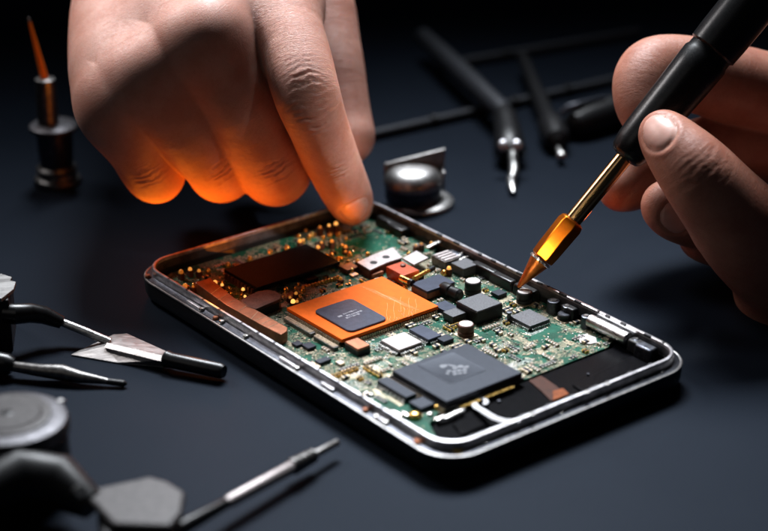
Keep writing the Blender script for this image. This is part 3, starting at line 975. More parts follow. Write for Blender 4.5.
for k in range(150):
    u, v = random.uniform(bl + 3, UEND - 1), random.uniform(-bi + 2, bi - 2)
    ang = random.choice((0, PI / 2, PI, -PI / 2))
    turn = random.choice((-1, 1)) * PI / 4
    l1, l2, l3 = random.uniform(1.5, 6), random.uniform(.8, 3), random.uniform(1, 7)
    nn, gap, w_ = random.randint(3, 9), random.choice((.34, .42, .5)), random.choice((.1, .12, .15))
    mi = random.choice((0, 0, 1, 2, 2, 2))
    zz = ZB + .008 + k * .00005
    for i in range(nn):
        o_ = (i - nn / 2) * gap
        p = [(u - math.sin(ang) * o_, v + math.cos(ang) * o_)]
        e1 = l1 + o_ * math.tan(turn / 2) * -1
        p.append((p[0][0] + math.cos(ang) * e1, p[0][1] + math.sin(ang) * e1))
        p.append((p[1][0] + math.cos(ang + turn) * l2, p[1][1] + math.sin(ang + turn) * l2))
        p.append((p[2][0] + math.cos(ang) * l3, p[2][1] + math.sin(ang) * l3))
        if all(inside(*x) for x in p):
            ribbon(p, w_, zz, mi)
            if mi < 2:
                for x in (p[0], p[-1]):
                    tr.lathe([(0, .2), (.015, .2)], (x[0], x[1], zz), seg=8, mi=0)
GRIDS = [(556, 349, 9, 6, .62), (590, 332, 6, 5, .6), (505, 345, 8, 7, .6), (545, 312, 5, 9, .55), (352, 366, 9, 8, .55), (330, 352, 10, 5, .55), (378, 372, 6, 6, .6), (365, 380, 7, 7, .55), (430, 322, 7, 6, .55), (505, 322, 6, 6, .55), (490, 284, 6, 8, .55), (300, 330, 12, 4, .55)]
for (px, py, a, c_, g_) in GRIDS:
    u, v = uv(px, py, ZB)
    for i in range(a):
        for j in range(c_):
            x, y = u + (i - a / 2) * g_, v + (j - c_ / 2) * g_
            if inside(x, y) and random.random() < .93:
                tr.lathe([(0, g_ * .3), (.05, g_ * .24)], (x, y, ZB + .006), seg=8, mi=random.choice((0, 0, 0, 1)))
o = tr.build('printed_track', [M['beige'], M['tin'], M['green_run']], phone, smooth=None)
o['kind'] = 'stuff'
b = MB()
n = 0
while n < 3200:
    u, v = random.uniform(bl + 2, UEND), random.uniform(-bi + 1, bi - 1)
    n += 1
    if any((u - g[0][0]) ** 2 + (v - g[0][1]) ** 2 < g[1] ** 2 for g in GREEN) and random.random() < .9:
        continue
    if not free(u, v, .3, .3):
        continue
    r = random.uniform(.13, .32)
    if random.random() < .5:
        b.lathe([(0, r), (r * .5, r * .8), (r * .8, r * .3)], (u, v, ZB - .02), seg=7, mi=random.choice((0, 0, 1)))
    else:
        b.box((u, v, ZB + .1), (r * 2.4, r * 1.4, .24), rz=random.choice((0, PI / 2, PI / 4)), mi=random.choice((0, 1, 2)))
sj = b.build('solder_joint', [M['tin'], M['beige'], M['black']], phone, smooth=40)
sj['kind'] = 'stuff'


# ------------------------------------------------------------------ hands: smooth bodies grown from tapering limbs
def catmull(pts, sub):
    P = [np.array(p, float) for p in pts]
    P = [2 * P[0] - P[1]] + P + [2 * P[-1] - P[-2]]
    out = []
    for i in range(1, len(P) - 2):
        for k in range(sub):
            t = k / sub
            a, b_, c_, d_ = P[i - 1], P[i], P[i + 1], P[i + 2]
            out.append(.5 * ((2 * b_) + (c_ - a) * t + (2 * a - 5 * b_ + 4 * c_ - d_) * t * t + (3 * b_ - a - 3 * c_ + d_) * t ** 3))
    out.append(P[-2])
    return np.array(out)


def limb(nodes, sub=4):
    """nodes: (px, py, depth, radius in pixels) -> array of (x, y, z, r) in mm"""
    q = []
    for px, py, D, rp in nodes:
        p = pt(px, py, D)
        q.append((p.x, p.y, p.z, rp * D / FPX))
    return catmull(q, sub)


class Field:
    def __init__(self, lo, hi, h):
        self.lo, self.h = np.array(lo, float), h
        self.n = np.ceil((np.array(hi) - self.lo) / h).astype(int) + 1
        self.ax = [self.lo[i] + h * np.arange(self.n[i]) for i in range(3)]

    def new(self):
        return np.full(self.n, 40.0, np.float32)

    def cone(self, F, a, b, k):
        """smooth union with a round cone a -> b, each (x, y, z, r)"""
        m = max(a[3], b[3]) + k + 3 * self.h + 2
        lo = np.minimum(a[:3], b[:3]) - m
        hi = np.maximum(a[:3], b[:3]) + m
        i0 = np.clip(((lo - self.lo) / self.h).astype(int), 0, self.n)
        i1 = np.clip(((hi - self.lo) / self.h).astype(int) + 2, 0, self.n)
        if (i1 <= i0).any():
            return
        X = self.ax[0][i0[0]:i1[0], None, None] - a[0]
        Y = self.ax[1][None, i0[1]:i1[1], None] - a[1]
        Z = self.ax[2][None, None, i0[2]:i1[2]] - a[2]
        d = b[:3] - a[:3]
        L2 = max(1e-6, float(d @ d))
        t = np.clip((X * d[0] + Y * d[1] + Z * d[2]) / L2, 0, 1)
        dist = np.sqrt((X - t * d[0]) ** 2 + (Y - t * d[1]) ** 2 + (Z - t * d[2]) ** 2) - (a[3] + t * (b[3] - a[3]))
        sl = F[i0[0]:i1[0], i0[1]:i1[1], i0[2]:i1[2]]
        if k > 0:
            hh = np.clip(k - np.abs(sl - dist), 0, None) / k
            sl[...] = np.minimum(sl, dist) - hh * hh * k * .25
        else:
            np.minimum(sl, dist, out=sl)

    def chain(self, F, L, k):
        for i in range(len(L) - 1):
            self.cone(F, L[i], L[i + 1], k)


def smin(A, B, k):
    hh = np.clip(k - np.abs(A - B), 0, None) / k
    return np.minimum(A, B) - hh * hh * k * .25


def surface_nets(F, lo, h):
    S_ = F < 0
    nx, ny, nz = F.shape
    cs = (nx - 1, ny - 1, nz - 1)
    acc = np.zeros(cs + (3,), np.float32)
    cnt = np.zeros(cs, np.int16)
    for ax in range(3):
        o = [a for a in range(3) if a != ax]
        sa = [slice(None)] * 3
        sb = [slice(None)] * 3
        sa[ax], sb[ax] = slice(0, -1), slice(1, None)
        A, B = F[tuple(sa)], F[tuple(sb)]
        cr = (A < 0) != (B < 0)
        t = np.where(cr, A / np.where(cr, A - B, 1), 0)
        for d0 in (0, 1):
            for d1 in (0, 1):
                s = [slice(None)] * 3
                s[o[0]] = slice(d0, F.shape[o[0]] - 1 + d0)
                s[o[1]] = slice(d1, F.shape[o[1]] - 1 + d1)
                c_ = cr[tuple(s)]
                cnt += c_
                acc[..., ax] += np.where(c_, t[tuple(s)], 0)
                acc[..., o[0]] += c_ * d0
                acc[..., o[1]] += c_ * d1
    used = cnt > 0
    idx = np.full(cs, -1, np.int64)
    idx[used] = np.arange(used.sum())
    base = np.argwhere(used)
    V = (base + acc[used] / cnt[used][:, None]) * h + np.array(lo)
    faces = []
    for ax in range(3):
        o = [(ax + 1) % 3, (ax + 2) % 3]
        sa = [slice(1, -1)] * 3
        sb = [slice(1, -1)] * 3
        sa[ax], sb[ax] = slice(0, -1), slice(1, None)
        a_in = S_[tuple(sa)]
        b_in = S_[tuple(sb)]
        for flip, mk in ((False, a_in & ~b_in), (True, ~a_in & b_in)):
            e = np.argwhere(mk)
            if not len(e):
                continue
            off = np.ones(3, int)
            off[ax] = 0
            e = e + off
            q = []
            for d0, d1 in ((-1, -1), (0, -1), (0, 0), (-1, 0)):
                c_ = e.copy()
                c_[:, o[0]] += d0
                c_[:, o[1]] += d1
                q.append(idx[c_[:, 0], c_[:, 1], c_[:, 2]])
            q = np.stack(q, 1)
            faces.append(q[:, ::-1] if flip else q)
    return V, np.concatenate(faces)


def vnormals(V, Fq):
    a, b_, c_, d_ = (V[Fq[:, i]] for i in range(4))
    n = np.cross(c_ - a, d_ - b_)
    N = np.zeros_like(V)
    for i in range(4):
        np.add.at(N, Fq[:, i], n)
    return N / (np.linalg.norm(N, axis=1, keepdims=True) + 1e-9)


def make_hand(name, label, cat, fingers, palm, h, mtl, creases, finger_k=1.0, palm_k=9.0, nails=(), lumps=()):
    allp = np.concatenate([f for f in fingers] + [p for p in palm])
    lo = (allp[:, :3] - allp[:, 3:4]).min(0) - 4
    hi = (allp[:, :3] + allp[:, 3:4]).max(0) + 4
    G = Field(lo, hi, h)
    FF = G.new()
    for f in fingers:
        one = G.new()
        G.chain(one, f, 2.0)
        FF = smin(FF, one, finger_k)
    PF = G.new()
    for p in palm:
        G.chain(PF, p, 13.0)
    F = smin(PF, FF, palm_k)
    V, Q = surface_nets(F, lo, h)
    del F, FF, PF
    N = vnormals(V, Q)
    if (N * (V - V.mean(0))).sum() < 0:
        Q = Q[:, ::-1]
        N = -N
    # flow coordinates: along the finger, across it, and how much of a finger it is
    best = np.full(len(V), 1e9)
    flow = np.zeros((len(V), 3), np.float32)
    which = np.zeros(len(V), int)
    view = np.array(FWD)
    for ci, (L, isf) in enumerate([(f, 1.0) for f in fingers] + [(p, 0.1) for p in palm]):
        s0 = 0.0
        for i in range(len(L) - 1):
            a, b_ = L[i], L[i + 1]
            d = b_[:3] - a[:3]
            ln = np.linalg.norm(d)
            if ln < 1e-6:
                continue
            u = d / ln
            w = V - a[:3]
            t = np.clip((w @ u) / ln, 0, 1)
            r = a[3] + t * (b_[3] - a[3])
            dist = np.linalg.norm(w - t[:, None] * d, axis=1) - r
            lat = np.cross(u, view)
            lat /= np.linalg.norm(lat) + 1e-9
            m = dist < best
            best[m] = dist[m]
            flow[m, 0] = s0 + (w @ u)[m]
            flow[m, 1] = (w @ lat)[m]
            ss = np.clip((s0 + (w @ u)[m] - 8) / 22, 0, 1) if isf == 1.0 else 0.0
            flow[m, 2] = .1 + .9 * ss * ss * (3 - 2 * ss) if isf == 1.0 else .1
            which[m] = ci
            s0 += ln
    # folds
    disp = np.zeros(len(V))
    for (ci, s, lat0, wl, off, curve, depth, width) in creases:
        m = which == ci
        ds = flow[m, 0] - s - off - curve * (flow[m, 1] - lat0) ** 2 + .4 * np.sin(flow[m, 1] * .8 + off * 5) + .18 * np.sin(flow[m, 1] * 2.3 + off * 3)
        win = np.exp(-((flow[m, 1] - lat0) / wl) ** 4)
        facing = np.clip(-(N[m] @ view) * 2, 0, 1)
        disp[m] -= depth * np.exp(-(ds / width) ** 2) * win * facing
        disp[m] += .35 * depth * np.exp(-((np.abs(ds) - 1.9 * width) / (1.2 * width)) ** 2) * win * facing
    for (px, py, D, rp, amt) in lumps:
        c = np.array(pt(px, py, D))
        rr_ = rp * D / FPX
        disp += amt * np.exp(-(np.linalg.norm(V - c, axis=1) / rr_) ** 2)
    for (c, axd, nrm, L, W) in nails:
        axd = (axd - nrm * axd.dot(nrm)).normalized()
        lat_ = axd.cross(nrm).normalized()
        w = V - np.array(c)
        rho = np.sqrt((w @ np.array(axd) / (L / 2)) ** 2 + (w @ np.array(lat_) / (W / 2)) ** 2)
        m = (N @ np.array(nrm) > .15) & (np.linalg.norm(w, axis=1) < 20)
        back = np.clip(.6 - w @ np.array(axd) / L, 0, 1)
        disp[m] += (-.46 * np.exp(-((rho[m] - 1.03) / .1) ** 2) + .22 * np.exp(-((rho[m] - 1.27) / .18) ** 2) * back[m] - .12 * (rho[m] < 1))
    V = V + N * disp[:, None]
    base = V[V[:, 2].argmin()].copy()
    me = bpy.data.meshes.new(name)
    me.from_pydata(((V - base) * MM).tolist(), [], Q.tolist())
    me.materials.append(mtl)
    me.polygons.foreach_set('use_smooth', [True] * len(Q))
    at = me.attributes.new('skin_flow', 'FLOAT_VECTOR', 'POINT')
    at.data.foreach_set('vector', flow.ravel())
    me.update()
    o = bpy.data.objects.new(name, me)
    COL.objects.link(o)
    o.location = Vector(base) * MM
    tag(o, label, cat)
    bvh = BVHTree.FromPolygons([Vector(v) for v in V], Q.tolist())
    for (c, axd, nrm, L, W) in nails:
        axd = (axd - nrm * axd.dot(nrm)).normalized()
        lat = axd.cross(nrm).normalized()
        nu, nv = 18, 14
        vs, keep = [], {}
        for layer in (0, 1):
            for i in range(nu + 1):
                for j in range(nv + 1):
                    a = -1 + 2 * i / nu
                    bb = -1 + 2 * j / nv
                    # superellipse grid: squared root end, rounder free end
                    wa = (1 - .45 * max(0, a) ** 2.4 - .35 * max(0, -a) ** 3)
                    p = c + axd * (a * L / 2) + lat * (bb * wa * W / 2 * (1 - .5 * abs(a) ** 6)) + nrm * 25
                    hit = bvh.ray_cast(p, -nrm, 60)
                    q = hit[0] if hit[0] is not None else c
                    edge = max(abs(bb) ** 4, (max(0, -a)) ** 4)
                    up = (.26 * (1 - edge) - .1 * edge) if layer == 0 else -.6
                    if a > .8:
                        up += .12 if layer == 0 else 0
                    vs.append(q + nrm * up - Vector(base))
        fs = []
        n1 = (nu + 1) * (nv + 1)
        for i in range(nu):
            for j in range(nv):
                k = i * (nv + 1) + j
                fs.append((k, k + 1, k + nv + 2, k + nv + 1))
                fs.append((n1 + k + nv + 1, n1 + k + nv + 2, n1 + k + 1, n1 + k))
        ring = [j for j in range(nv)] + [i * (nv + 1) + nv for i in range(nu)] + [nu * (nv + 1) + nv - j for j in range(nv)] + [(nu - i) * (nv + 1) for i in range(nu)]
        for i in range(len(ring)):
            x, y = ring[i], ring[(i + 1) % len(ring)]
            fs.append((y, x, n1 + x, n1 + y))
        MB().add(vs, fs).build('fingernail', M['nail'], o, smooth=50)
    return o


def arc(L, px, py, D):
    """distance along a limb of the point nearest to a given pixel and depth"""
    c = np.array(pt(px, py, D))
    s, bd, bs = 0.0, 1e9, 0.0
    for i in range(len(L) - 1):
        d = L[i + 1][:3] - L[i][:3]
        ln = np.linalg.norm(d)
        t = np.clip(((c - L[i][:3]) @ d) / (ln * ln), 0, 1)
        dd = np.linalg.norm(c - L[i][:3] - t * d)
        if dd < bd:
            bd, bs = dd, s + t * ln
        s += ln
    return bs


# pointing hand
l_index = limb([(272, -10, 633, 36), (280, 10, 621, 35), (296, 55, 603, 33), (307, 95, 596, 31), (319, 128, 606, 28), (330, 156, 620, 26.5), (344, 187, 634, 23.5), (353, 206, 643, 19.5)])
l_mid = limb([(206, 38, 601, 36), (240, 105, 610, 38), (270, 160, 628, 36), (275, 170, 642, 33), (262, 150, 668, 29), (250, 140, 680, 26)])
l_ring = limb([(152, 78, 604, 33.5), (186, 125, 612, 35), (216, 160, 628, 33), (221, 169, 640, 31), (212, 150, 664, 27), (205, 142, 674, 24)])
l_pink = limb([(115, 110, 608, 29), (134, 140, 614, 29.5), (150, 168, 626, 28), (157, 174, 636, 26), (154, 158, 656, 22)])
l_thumb = limb([(240, -110, 690, 48), (305, -20, 672, 40), (328, 50, 660, 32), (338, 95, 656, 28), (344, 128, 654, 27), (348, 139, 652, 25)])
l_palm = [limb([(284, 8, 624, 35), (240, -90, 668, 45), (200, -190, 710, 60)]),
          limb([(208, 36, 602, 33), (203, -80, 660, 45), (190, -190, 712, 62)]),
          limb([(150, 75, 606, 32), (160, -70, 658, 42), (175, -190, 708, 58)]),
          limb([(115, 108, 608, 27), (116, 50, 628, 29), (122, -20, 652, 32), (145, -190, 704, 46)]),
          limb([(246, 18, 616, 31), (222, -85, 664, 44), (195, -190, 711, 60)]),
          limb([(180, 54, 606, 31), (182, -75, 660, 44), (182, -190, 710, 60)]),
          limb([(132, 90, 608, 28), (142, -20, 652, 36), (160, -190, 706, 48)]),
          limb([(180, -180, 710, 66), (170, -330, 770, 66), (160, -560, 850, 82)]),
          limb([(240, -110, 690, 48), (210, -180, 705, 56)])]
sPIP, sDIP = arc(l_index, 308, 95, 590), arc(l_index, 330, 152, 618)
cre = []
for off, dep, wl, cv_ in ((-5.6, .1, 5, .03), (-3.6, .16, 6, .04), (-1.5, .3, 5.5, .03), (.3, .22, 5, .005), (1.6, .34, 6, -.004), (4.6, .34, 7.0, -.02), (6.6, .1, 5, -.01)):
    cre.append((0, sPIP, .5, wl, off, cv_, dep, .5))
for off, dep in ((-5, .14), (-3.3, .2), (-1.6, .24), (.2, .28), (1.9, .22), (3.6, .16)):
    cre.append((0, sDIP, .5, 6.0, off, .012, dep, .36))
sM, sR, sPk = arc(l_mid, 268, 165, 620), arc(l_ring, 214, 166, 620), arc(l_pink, 150, 168, 618)
for off, dep, wl in ((-4.6, .3, 6), (-2.6, .45, 7), (-.4, .5, 7.5), (1.8, .4, 7)):
    cre.append((1, sM, 1.0, wl, off, .015, dep, .4))
    cre.append((2, sR, 1.0, wl * .85, off, .015, dep * .8, .4))
    cre.append((3, sPk, .5, wl * .7, off, .015, dep * .5, .4))
ax = (pt(354, 206, 643) - pt(332, 158, 620)).normalized()
lat = ax.cross(FWD).normalized()
nrm = (lat.cross(ax)).normalized()
if nrm.dot(FWD) > 0:
    nrm = -nrm
nrm = nrm.normalized()
make_hand('hand', 'hand pointing its index finger down at the open phone, other fingers curled', 'hand', [l_index, l_mid, l_ring, l_pink, l_thumb], l_palm, .62, M['skin'], cre,
          finger_k=1.2, palm_k=10.0, nails=[(pt(350.5, 199, 636), ax, nrm, 11.0, 10.0)],
          lumps=[(170, 52, 578, 28, 1.6), (205, 36, 580, 26, 1.0), (112, 108, 590, 24, 1.0), (268, 8, 596, 30, 1.2), (309, 96, 580, 26, .7)])

# ------------------------------------------------------------------ soldering iron
TIP = pt(518, 287.5, 595)
END = pt(745, 10, 584)
iron, IL = axis_thing('soldering_iron', 'black handled soldering iron with amber metal tip held over the board', 'soldering iron', TIP, END)
pxl = 358.0 / IL                          # picture pixels per mm along it


def al(px):
    return px / pxl


MB().lathe([(0, .35), (.4, .6), (al(33), 3.15), (al(34), 3.2)], axis=(1, 0, 0), seg=6 * 6).build('tip', M['tip_cone'], iron)
MB().lathe([(0, 3.4), (.2, 3.75), (.8, 3.75), (1.0, 3.4)], (al(34), 0, 0), axis=(1, 0, 0), seg=36).build('tip_ring', M['tin'], iron)
MB().lathe([(0, 3.3), (.3, 3.9), (al(10), 4.1), (al(44), 4.35), (al(49), 3.9), (al(51), 2.8)], (al(38), 0, 0), axis=(1, 0, 0), seg=6, ph=.87).build('hex_nut', M['tip_gold'], iron, bevel=.25, smooth=20)
MB().lathe([(0, 2.65), (al(88), 2.75)], (al(86), 0, 0), axis=(1, 0, 0), seg=36).build('barrel', M['shaft_gold'], iron)
h0 = al(168)
MB().lathe([(0, 2.9), (.5, 4.6), (2.0, 5.7), (6, 6.5), (14, 6.9), (24, 7.2), (33, 7.5), (39, 7.6), (40, 7.1), (42, 7.0), (42.6, 7.8), (47, 8.0), (60, 8.2), (85, 8.6), (110, 8.4), (116, 7.6), (119, 5)], (h0, 0, 0), axis=(1, 0, 0), seg=48).build('handle', M['rubber'], iron, smooth=50)
MB().lathe([(0, 7.75), (.3, 8.0), (1.5, 8.0), (1.8, 7.75)], (h0 + 50, 0, 0), axis=(1, 0, 0), seg=48).build('handle_ring', M['black'], iron)
MB().lathe([(0, 4.0), (14, 2.6), (40, 2.4)], (h0 + 118, 0, 0), axis=(1, 0, 0), seg=24).build('cord', M['rubber'], iron)

# ------------------------------------------------------------------ hand on the iron
r_thumb = limb([(842, 322, 620, 60), (794, 280, 598, 50), (752, 238, 582, 48), (722, 203, 576, 41), (697, 173, 574, 36), (676, 149, 577, 29), (662, 133, 581, 22.5)])
r_index = limb([(840, 120, 650, 50), (775, 98, 634, 42), (710, 78, 624, 37), (662, 70, 618, 33), (646, 80, 613, 30), (643, 102, 610, 26), (650, 122, 608, 22)])
r_mid = limb([(850, 170, 650, 46), (780, 150, 640, 38), (710, 150, 634, 33), (664, 168, 627, 29), (640, 180, 621, 26), (620, 189, 616, 22)])
r_ring = limb([(850, 240, 640, 44), (790, 228, 628, 36), (735, 222, 612, 31), (700, 218, 604, 29), (678, 212, 600, 27), (666, 205, 598, 24)])
r_pink = limb([(870, 290, 640, 40), (800, 262, 630, 30), (752, 250, 620, 27), (715, 240, 612, 24), (700, 236, 610, 21)])
r_palm = [limb([(830, 115, 650, 46), (900, 200, 650, 60), (960, 330, 650, 75)]),
          limb([(840, 170, 650, 44), (900, 230, 655, 60), (960, 330, 650, 75)]),
          limb([(845, 235, 642, 42), (900, 270, 650, 58), (960, 340, 650, 72)]),
          limb([(782, 280, 606, 42), (842, 318, 620, 60), (890, 336, 636, 64), (960, 345, 650, 75)]),
          limb([(950, 335, 650, 76), (1080, 420, 655, 76), (1240, 520, 660, 90)])]
tax = (pt(662, 132, 581) - pt(697, 173, 574)).normalized()
tn = (-FWD * .82 - RT * .5 + UP * .2).normalized()
sT = arc(r_thumb, 697, 173, 570)
cre2 = [(0, sT, 0, 8, off, .01, dep * .45, .55) for off, dep in ((-4, .18), (-2, .3), (0, .36), (2.2, .28), (4.4, .18))]
rn = (-FWD * .7 - UP * .75 - RT * .1).normalized()
make_hand('hand', 'hand gripping the black soldering iron between thumb and fingers', 'hand', [r_thumb, r_index, r_mid, r_ring, r_pink], r_palm, .7, M['skin_warm'], cre2,
          finger_k=1.0, palm_k=8.0, nails=[(pt(657, 131, 572), tax, tn, 13.0, 11.0), (pt(676, 224, 590), (pt(666, 205, 598) - pt(700, 218, 604)).normalized(), rn, 10, 9)])

# ------------------------------------------------------------------ tools on the table
def rel(px, py, z, base):
    p = on(px, py, z) - base
    return (p.x, p.y, p.z)


# upright holder with an amber needle, far left
hb = on(58, 183, 0)
hd = thing('needle_holder', 'small dark turned metal holder standing behind the pointing hand', 'tool holder', hb)
MB().lathe([(0, 8.4), (1.2, 8.7), (2.6, 8.2), (3.2, 6.9), (4.2, 6.6), (5.0, 7.4), (6.4, 7.4), (7.2, 6.4)], seg=40).build('base', M['dark_steel'], hd)
MB().lathe([(7.0, 6.0), (12, 6.3), (20, 6.6), (21, 5.5)], seg=40).build('body', M['gunmetal'], hd)
MB().lathe([(20.6, 7.2), (21.2, 8.7), (22.4, 8.8), (23.0, 8.0), (23.4, 4)], seg=40).build('collar', M['cap_steel'], hd)
MB().lathe([(23, 3.9), (38.5, 3.6), (40, 3.6), (40.4, 2.6)], (-1.8, 0, 0), seg=32).build('socket', M['dark_steel'], hd)
nd, L = axis_thing('needle', 'slim amber needle standing in the dark metal holder', 'needle', hb + Vector((-.4, -.6, 32)), hb + Vector((-6, 0, 62.5)))
MB().lathe([(0, 1.6), (7, 1.5), (9, 1.35), (L - 1.5, .45)], axis=(1, 0, 0), seg=20).build('shaft', M['amber'], nd)
MB().lathe([(L - 1.5, .5), (L, .25)], axis=(1, 0, 0), seg=16).build('point', M['steel'], nd)

# silver knob behind the phone
kb = on(420, 204, 0)
kn = thing('metal_dial', 'silver flanged dial standing just behind the phone', 'dial', kb, .15)
MB().lathe([(0, 11.8), (.8, 12.2), (1.6, 12.0), (2.3, 10.9), (2.6, 9)], seg=48).build('flange', M['steel'], kn)
MB().lathe([(2.4, 9.6), (3.2, 9.9), (7.6, 10.0), (7.8, 9.4)], (-2.6, 0, 0), seg=48).build('body', M['gunmetal'], kn)
MB().lathe([(7.7, 10.3), (8.6, 10.5), (10.8, 10.1), (12.6, 8.8), (13.8, 6.4), (14.4, 3), (14.5, .3)], (-2.6, 0, 0), seg=48).build('shoulder', M['dome'], kn)
vs = [(x, y, z) for y in (3.2, 4.8) for x, z in ((-12.6, 8), (9, 8), (9.6, 19.2), (-12.2, 14.6))]
MB().add(vs, [(0, 1, 2, 3), (7, 6, 5, 4), (0, 4, 5, 1), (1, 5, 6, 2), (2, 6, 7, 3), (3, 7, 4, 0)]).build('back_plate', M['dome'], kn, bevel=.35)
MB().box((8.2, .3, 9), (1.0, 4.6, 7)).build('fin', M['steel'], kn, bevel=.3)

# dark tools lying at the back
def rod(name, label, cat, a, b_, r, m, rings=(), z=None):
    p, q = on(*a, r if z is None else z), on(*b_, r if z is None else z)
    o, L = axis_thing(name, label, cat, p, q)
    MB().lathe([(0, r * .6), (.6, r), (L - .6, r), (L, r * .6)], axis=(1, 0, 0), seg=20).build('shaft', M[m], o)
    for t in rings:
        MB().lathe([(0, r * 1.02), (.4, r * 1.35), (2.6, r * 1.35), (3, r * 1.02)], (L * t, 0, 0), axis=(1, 0, 0), seg=20).build('collar', M['black'], o)
    return o, L


rod('metal_rod', 'long dark metal rod lying behind the silver dial and pen probe', 'rod', (345, 141), (650, 72), 2.0, 'dim', (.26, .52, .7))
rod('metal_rod', 'thin dim metal rod lying farthest back on the table', 'rod', (440, 66), (640, 32), 2.0, 'dim', (.3,))
pbb = on(512, 176, 0)
pb = thing('test_probe', 'dark grey pen probe with two bright contacts, its tip facing the phone', 'probe', pbb)
g = lambda px, py, z: rel(px, py, z, pbb)
e0, e1 = Vector(g(503, 112, 10)), Vector(g(423, 36, 10))
MB().tube([e0, e0 * .97 + e1 * .03, e0 * .6 + e1 * .4, e0 * .3 + e1 * .7, e1], [3.4, 4.1, 4.3, 4.2, 3.6], 28).build('barrel', M['dim'], pb)
MB().tube([g(500, 108, 9.5), g(505, 117, 9), g(507, 126, 8), g(509, 138, 7), g(510, 150, 6), g(511, 156, 5)], [3.2, 4.6, 5.0, 5.4, 6.0, 4.2], 28).build('head', M['black'], pb)
for px in (503, 516.5):
    MB().lathe([(0, 1.0), (.6, 1.9), (1.8, 2.2), (2.8, 1.8), (3.4, .8)], g(px, 147, 10), axis=(0, -.75, .6), seg=20).build('contact', M['silver'], pb)
MB().tube([g(512, 150, 7), g(513.5, 160, 5.5), g(514, 172, 4), g(512, 178, 3.4)], [1.4, 1.9, 1.8, 1.2], 12).build('tip_sleeve', M['steel'], pb)
MB().tube([g(512, 170, 3.4), g(511, 180, 2.6), g(512.5, 190, 1.8), g(513.5, 193, 1.5)], [1.0, 1.6, 1.4, .7], 12).build('tip', M['steel'], pb)
p2, L = axis_thing('test_probe', 'black probe with a small ball tip, lying beside the pen probe', 'probe', on(562, 158, 3), on(522, 60, 6))
MB().lathe([(0, .8), (.5, 1.7), (1.5, 2.0), (2.5, 1.6), (3.0, 1.1), (11, 1.2)], axis=(1, 0, 0), seg=20).build('tip', M['steel'], p2)
MB().lathe([(0, 2.0), (2, 4.5), (10, 5.5), (20, 5), (26, 3.4), (L - 11, 2.4)], (10, 0, 2), axis=(1, 0, 0), seg=24).build('body', M['black'], p2)
p3, L = axis_thing('screwdriver', 'black stubby screwdriver lying behind the soldering iron', 'screwdriver', on(548, 136, 4), on(660, 98, 6))
MB().lathe([(0, 1.2), (.5, 1.6), (12, 1.8)], axis=(1, 0, 0), seg=20).build('shaft', M['gunmetal'], p3)
MB().lathe([(0, 2.2), (2, 5.0), (8, 6.2), (20, 6.4), (L - 16, 5.8), (L - 13, 4)], (11, 0, 1), axis=(1, 0, 0), seg=28).build('handle', M['black'], p3)
MB().tube([(9, 3, 6.0), (12, 1.5, 8.2), (18, .5, 8.4), (30, 0, 8.0)], [1.0, 1.3, 1.2, .9], 12).build('clip', M['gunmetal'], p3)

# black block with steel plate, left edge
kb = on(-8, 348, 0)
bk = thing('tool_block', 'black block with a notched brushed steel plate on top, at the left edge', 'block', kb, .12)
MB().box((-4, 6, 8.5), (21, 18, 17)).build('body', M['black'], bk, bevel=.5)
MB().prism([(-22, -4.5), (4.5, -4.5), (7.8, 1.8), (8.2, 7), (6.4, 8.2), (6.8, 10.5), (3.5, 13.5), (-22, 16)], 17.2, 18.4).build('plate', M['plate'], bk, bevel=.15)

# scraper: black grip, shaft, two-faced blade, black end grip
sb = on(120, 355, 0)
scr = thing('scraper', 'steel scraper with spear shaped blade between two black grips', 'scraper', sb)
MB().tube([rel(6, 313, 12, sb), rel(14, 314, 12, sb), rel(30, 313, 11, sb), rel(44, 315, 9.5, sb), rel(62, 322.5, 7, sb)], [3.0, 3.2, 3.0, 2.8, 2.0], 18).build('grip', M['rubber'], scr)
MB().tube([rel(60, 321.5, 7.0, sb), rel(84, 331, 5, sb), rel(110, 342, 2.4, sb)], [1.3, 1.35, 1.3], 16).build('shaft', M['steel'], scr)
tipL, topA, topB, rEnd, lowR, lowM = (71, 354.5), (113, 334.5), (127, 333.5), (170, 353), (164, 366.5), (118, 362.5)
r0, r1 = (106, 345.5), (167.5, 360)
P = [rel(*tipL, .5, sb), rel(*topA, 1.2, sb), rel(*topB, 1.2, sb), rel(*rEnd, 2.0, sb), rel(*lowR, .5, sb), rel(*lowM, .5, sb), rel(*r0, 3.0, sb), rel(*r1, 3.4, sb)]
vs = P + [(x, y, .15) for x, y, z in P[:6]]
MB().add(vs, [(0, 6, 1), (1, 6, 7, 3, 2), (0, 5, 4, 7, 6), (4, 3, 7), (8, 13, 12, 11, 10, 9), (0, 1, 9, 8), (1, 2, 10, 9), (2, 3, 11, 10), (3, 4, 12, 11), (4, 5, 13, 12), (5, 0, 8, 13)]).build('blade', M['blade'], scr, smooth=None)
a, b_ = Vector(rel(106, 345, 3.1, sb)), Vector(rel(167, 359.5, 3.5, sb))
MB().tube([a, a * .98 + b_ * .02, b_], [1.0, 1.55, 1.75], 4, flat=.55).build('ridge', M['steel'], scr, smooth=None)
MB().tube([rel(165, 358.5, 3.4, sb), rel(167, 359, 3.4, sb), rel(172, 360.5, 3.4, sb), rel(221, 371, 3.0, sb), rel(224, 371.7, 3.0, sb)], [2.2, 2.6, 2.35, 2.3, 1.9], 20).build('end_grip', M['rubber'], scr)

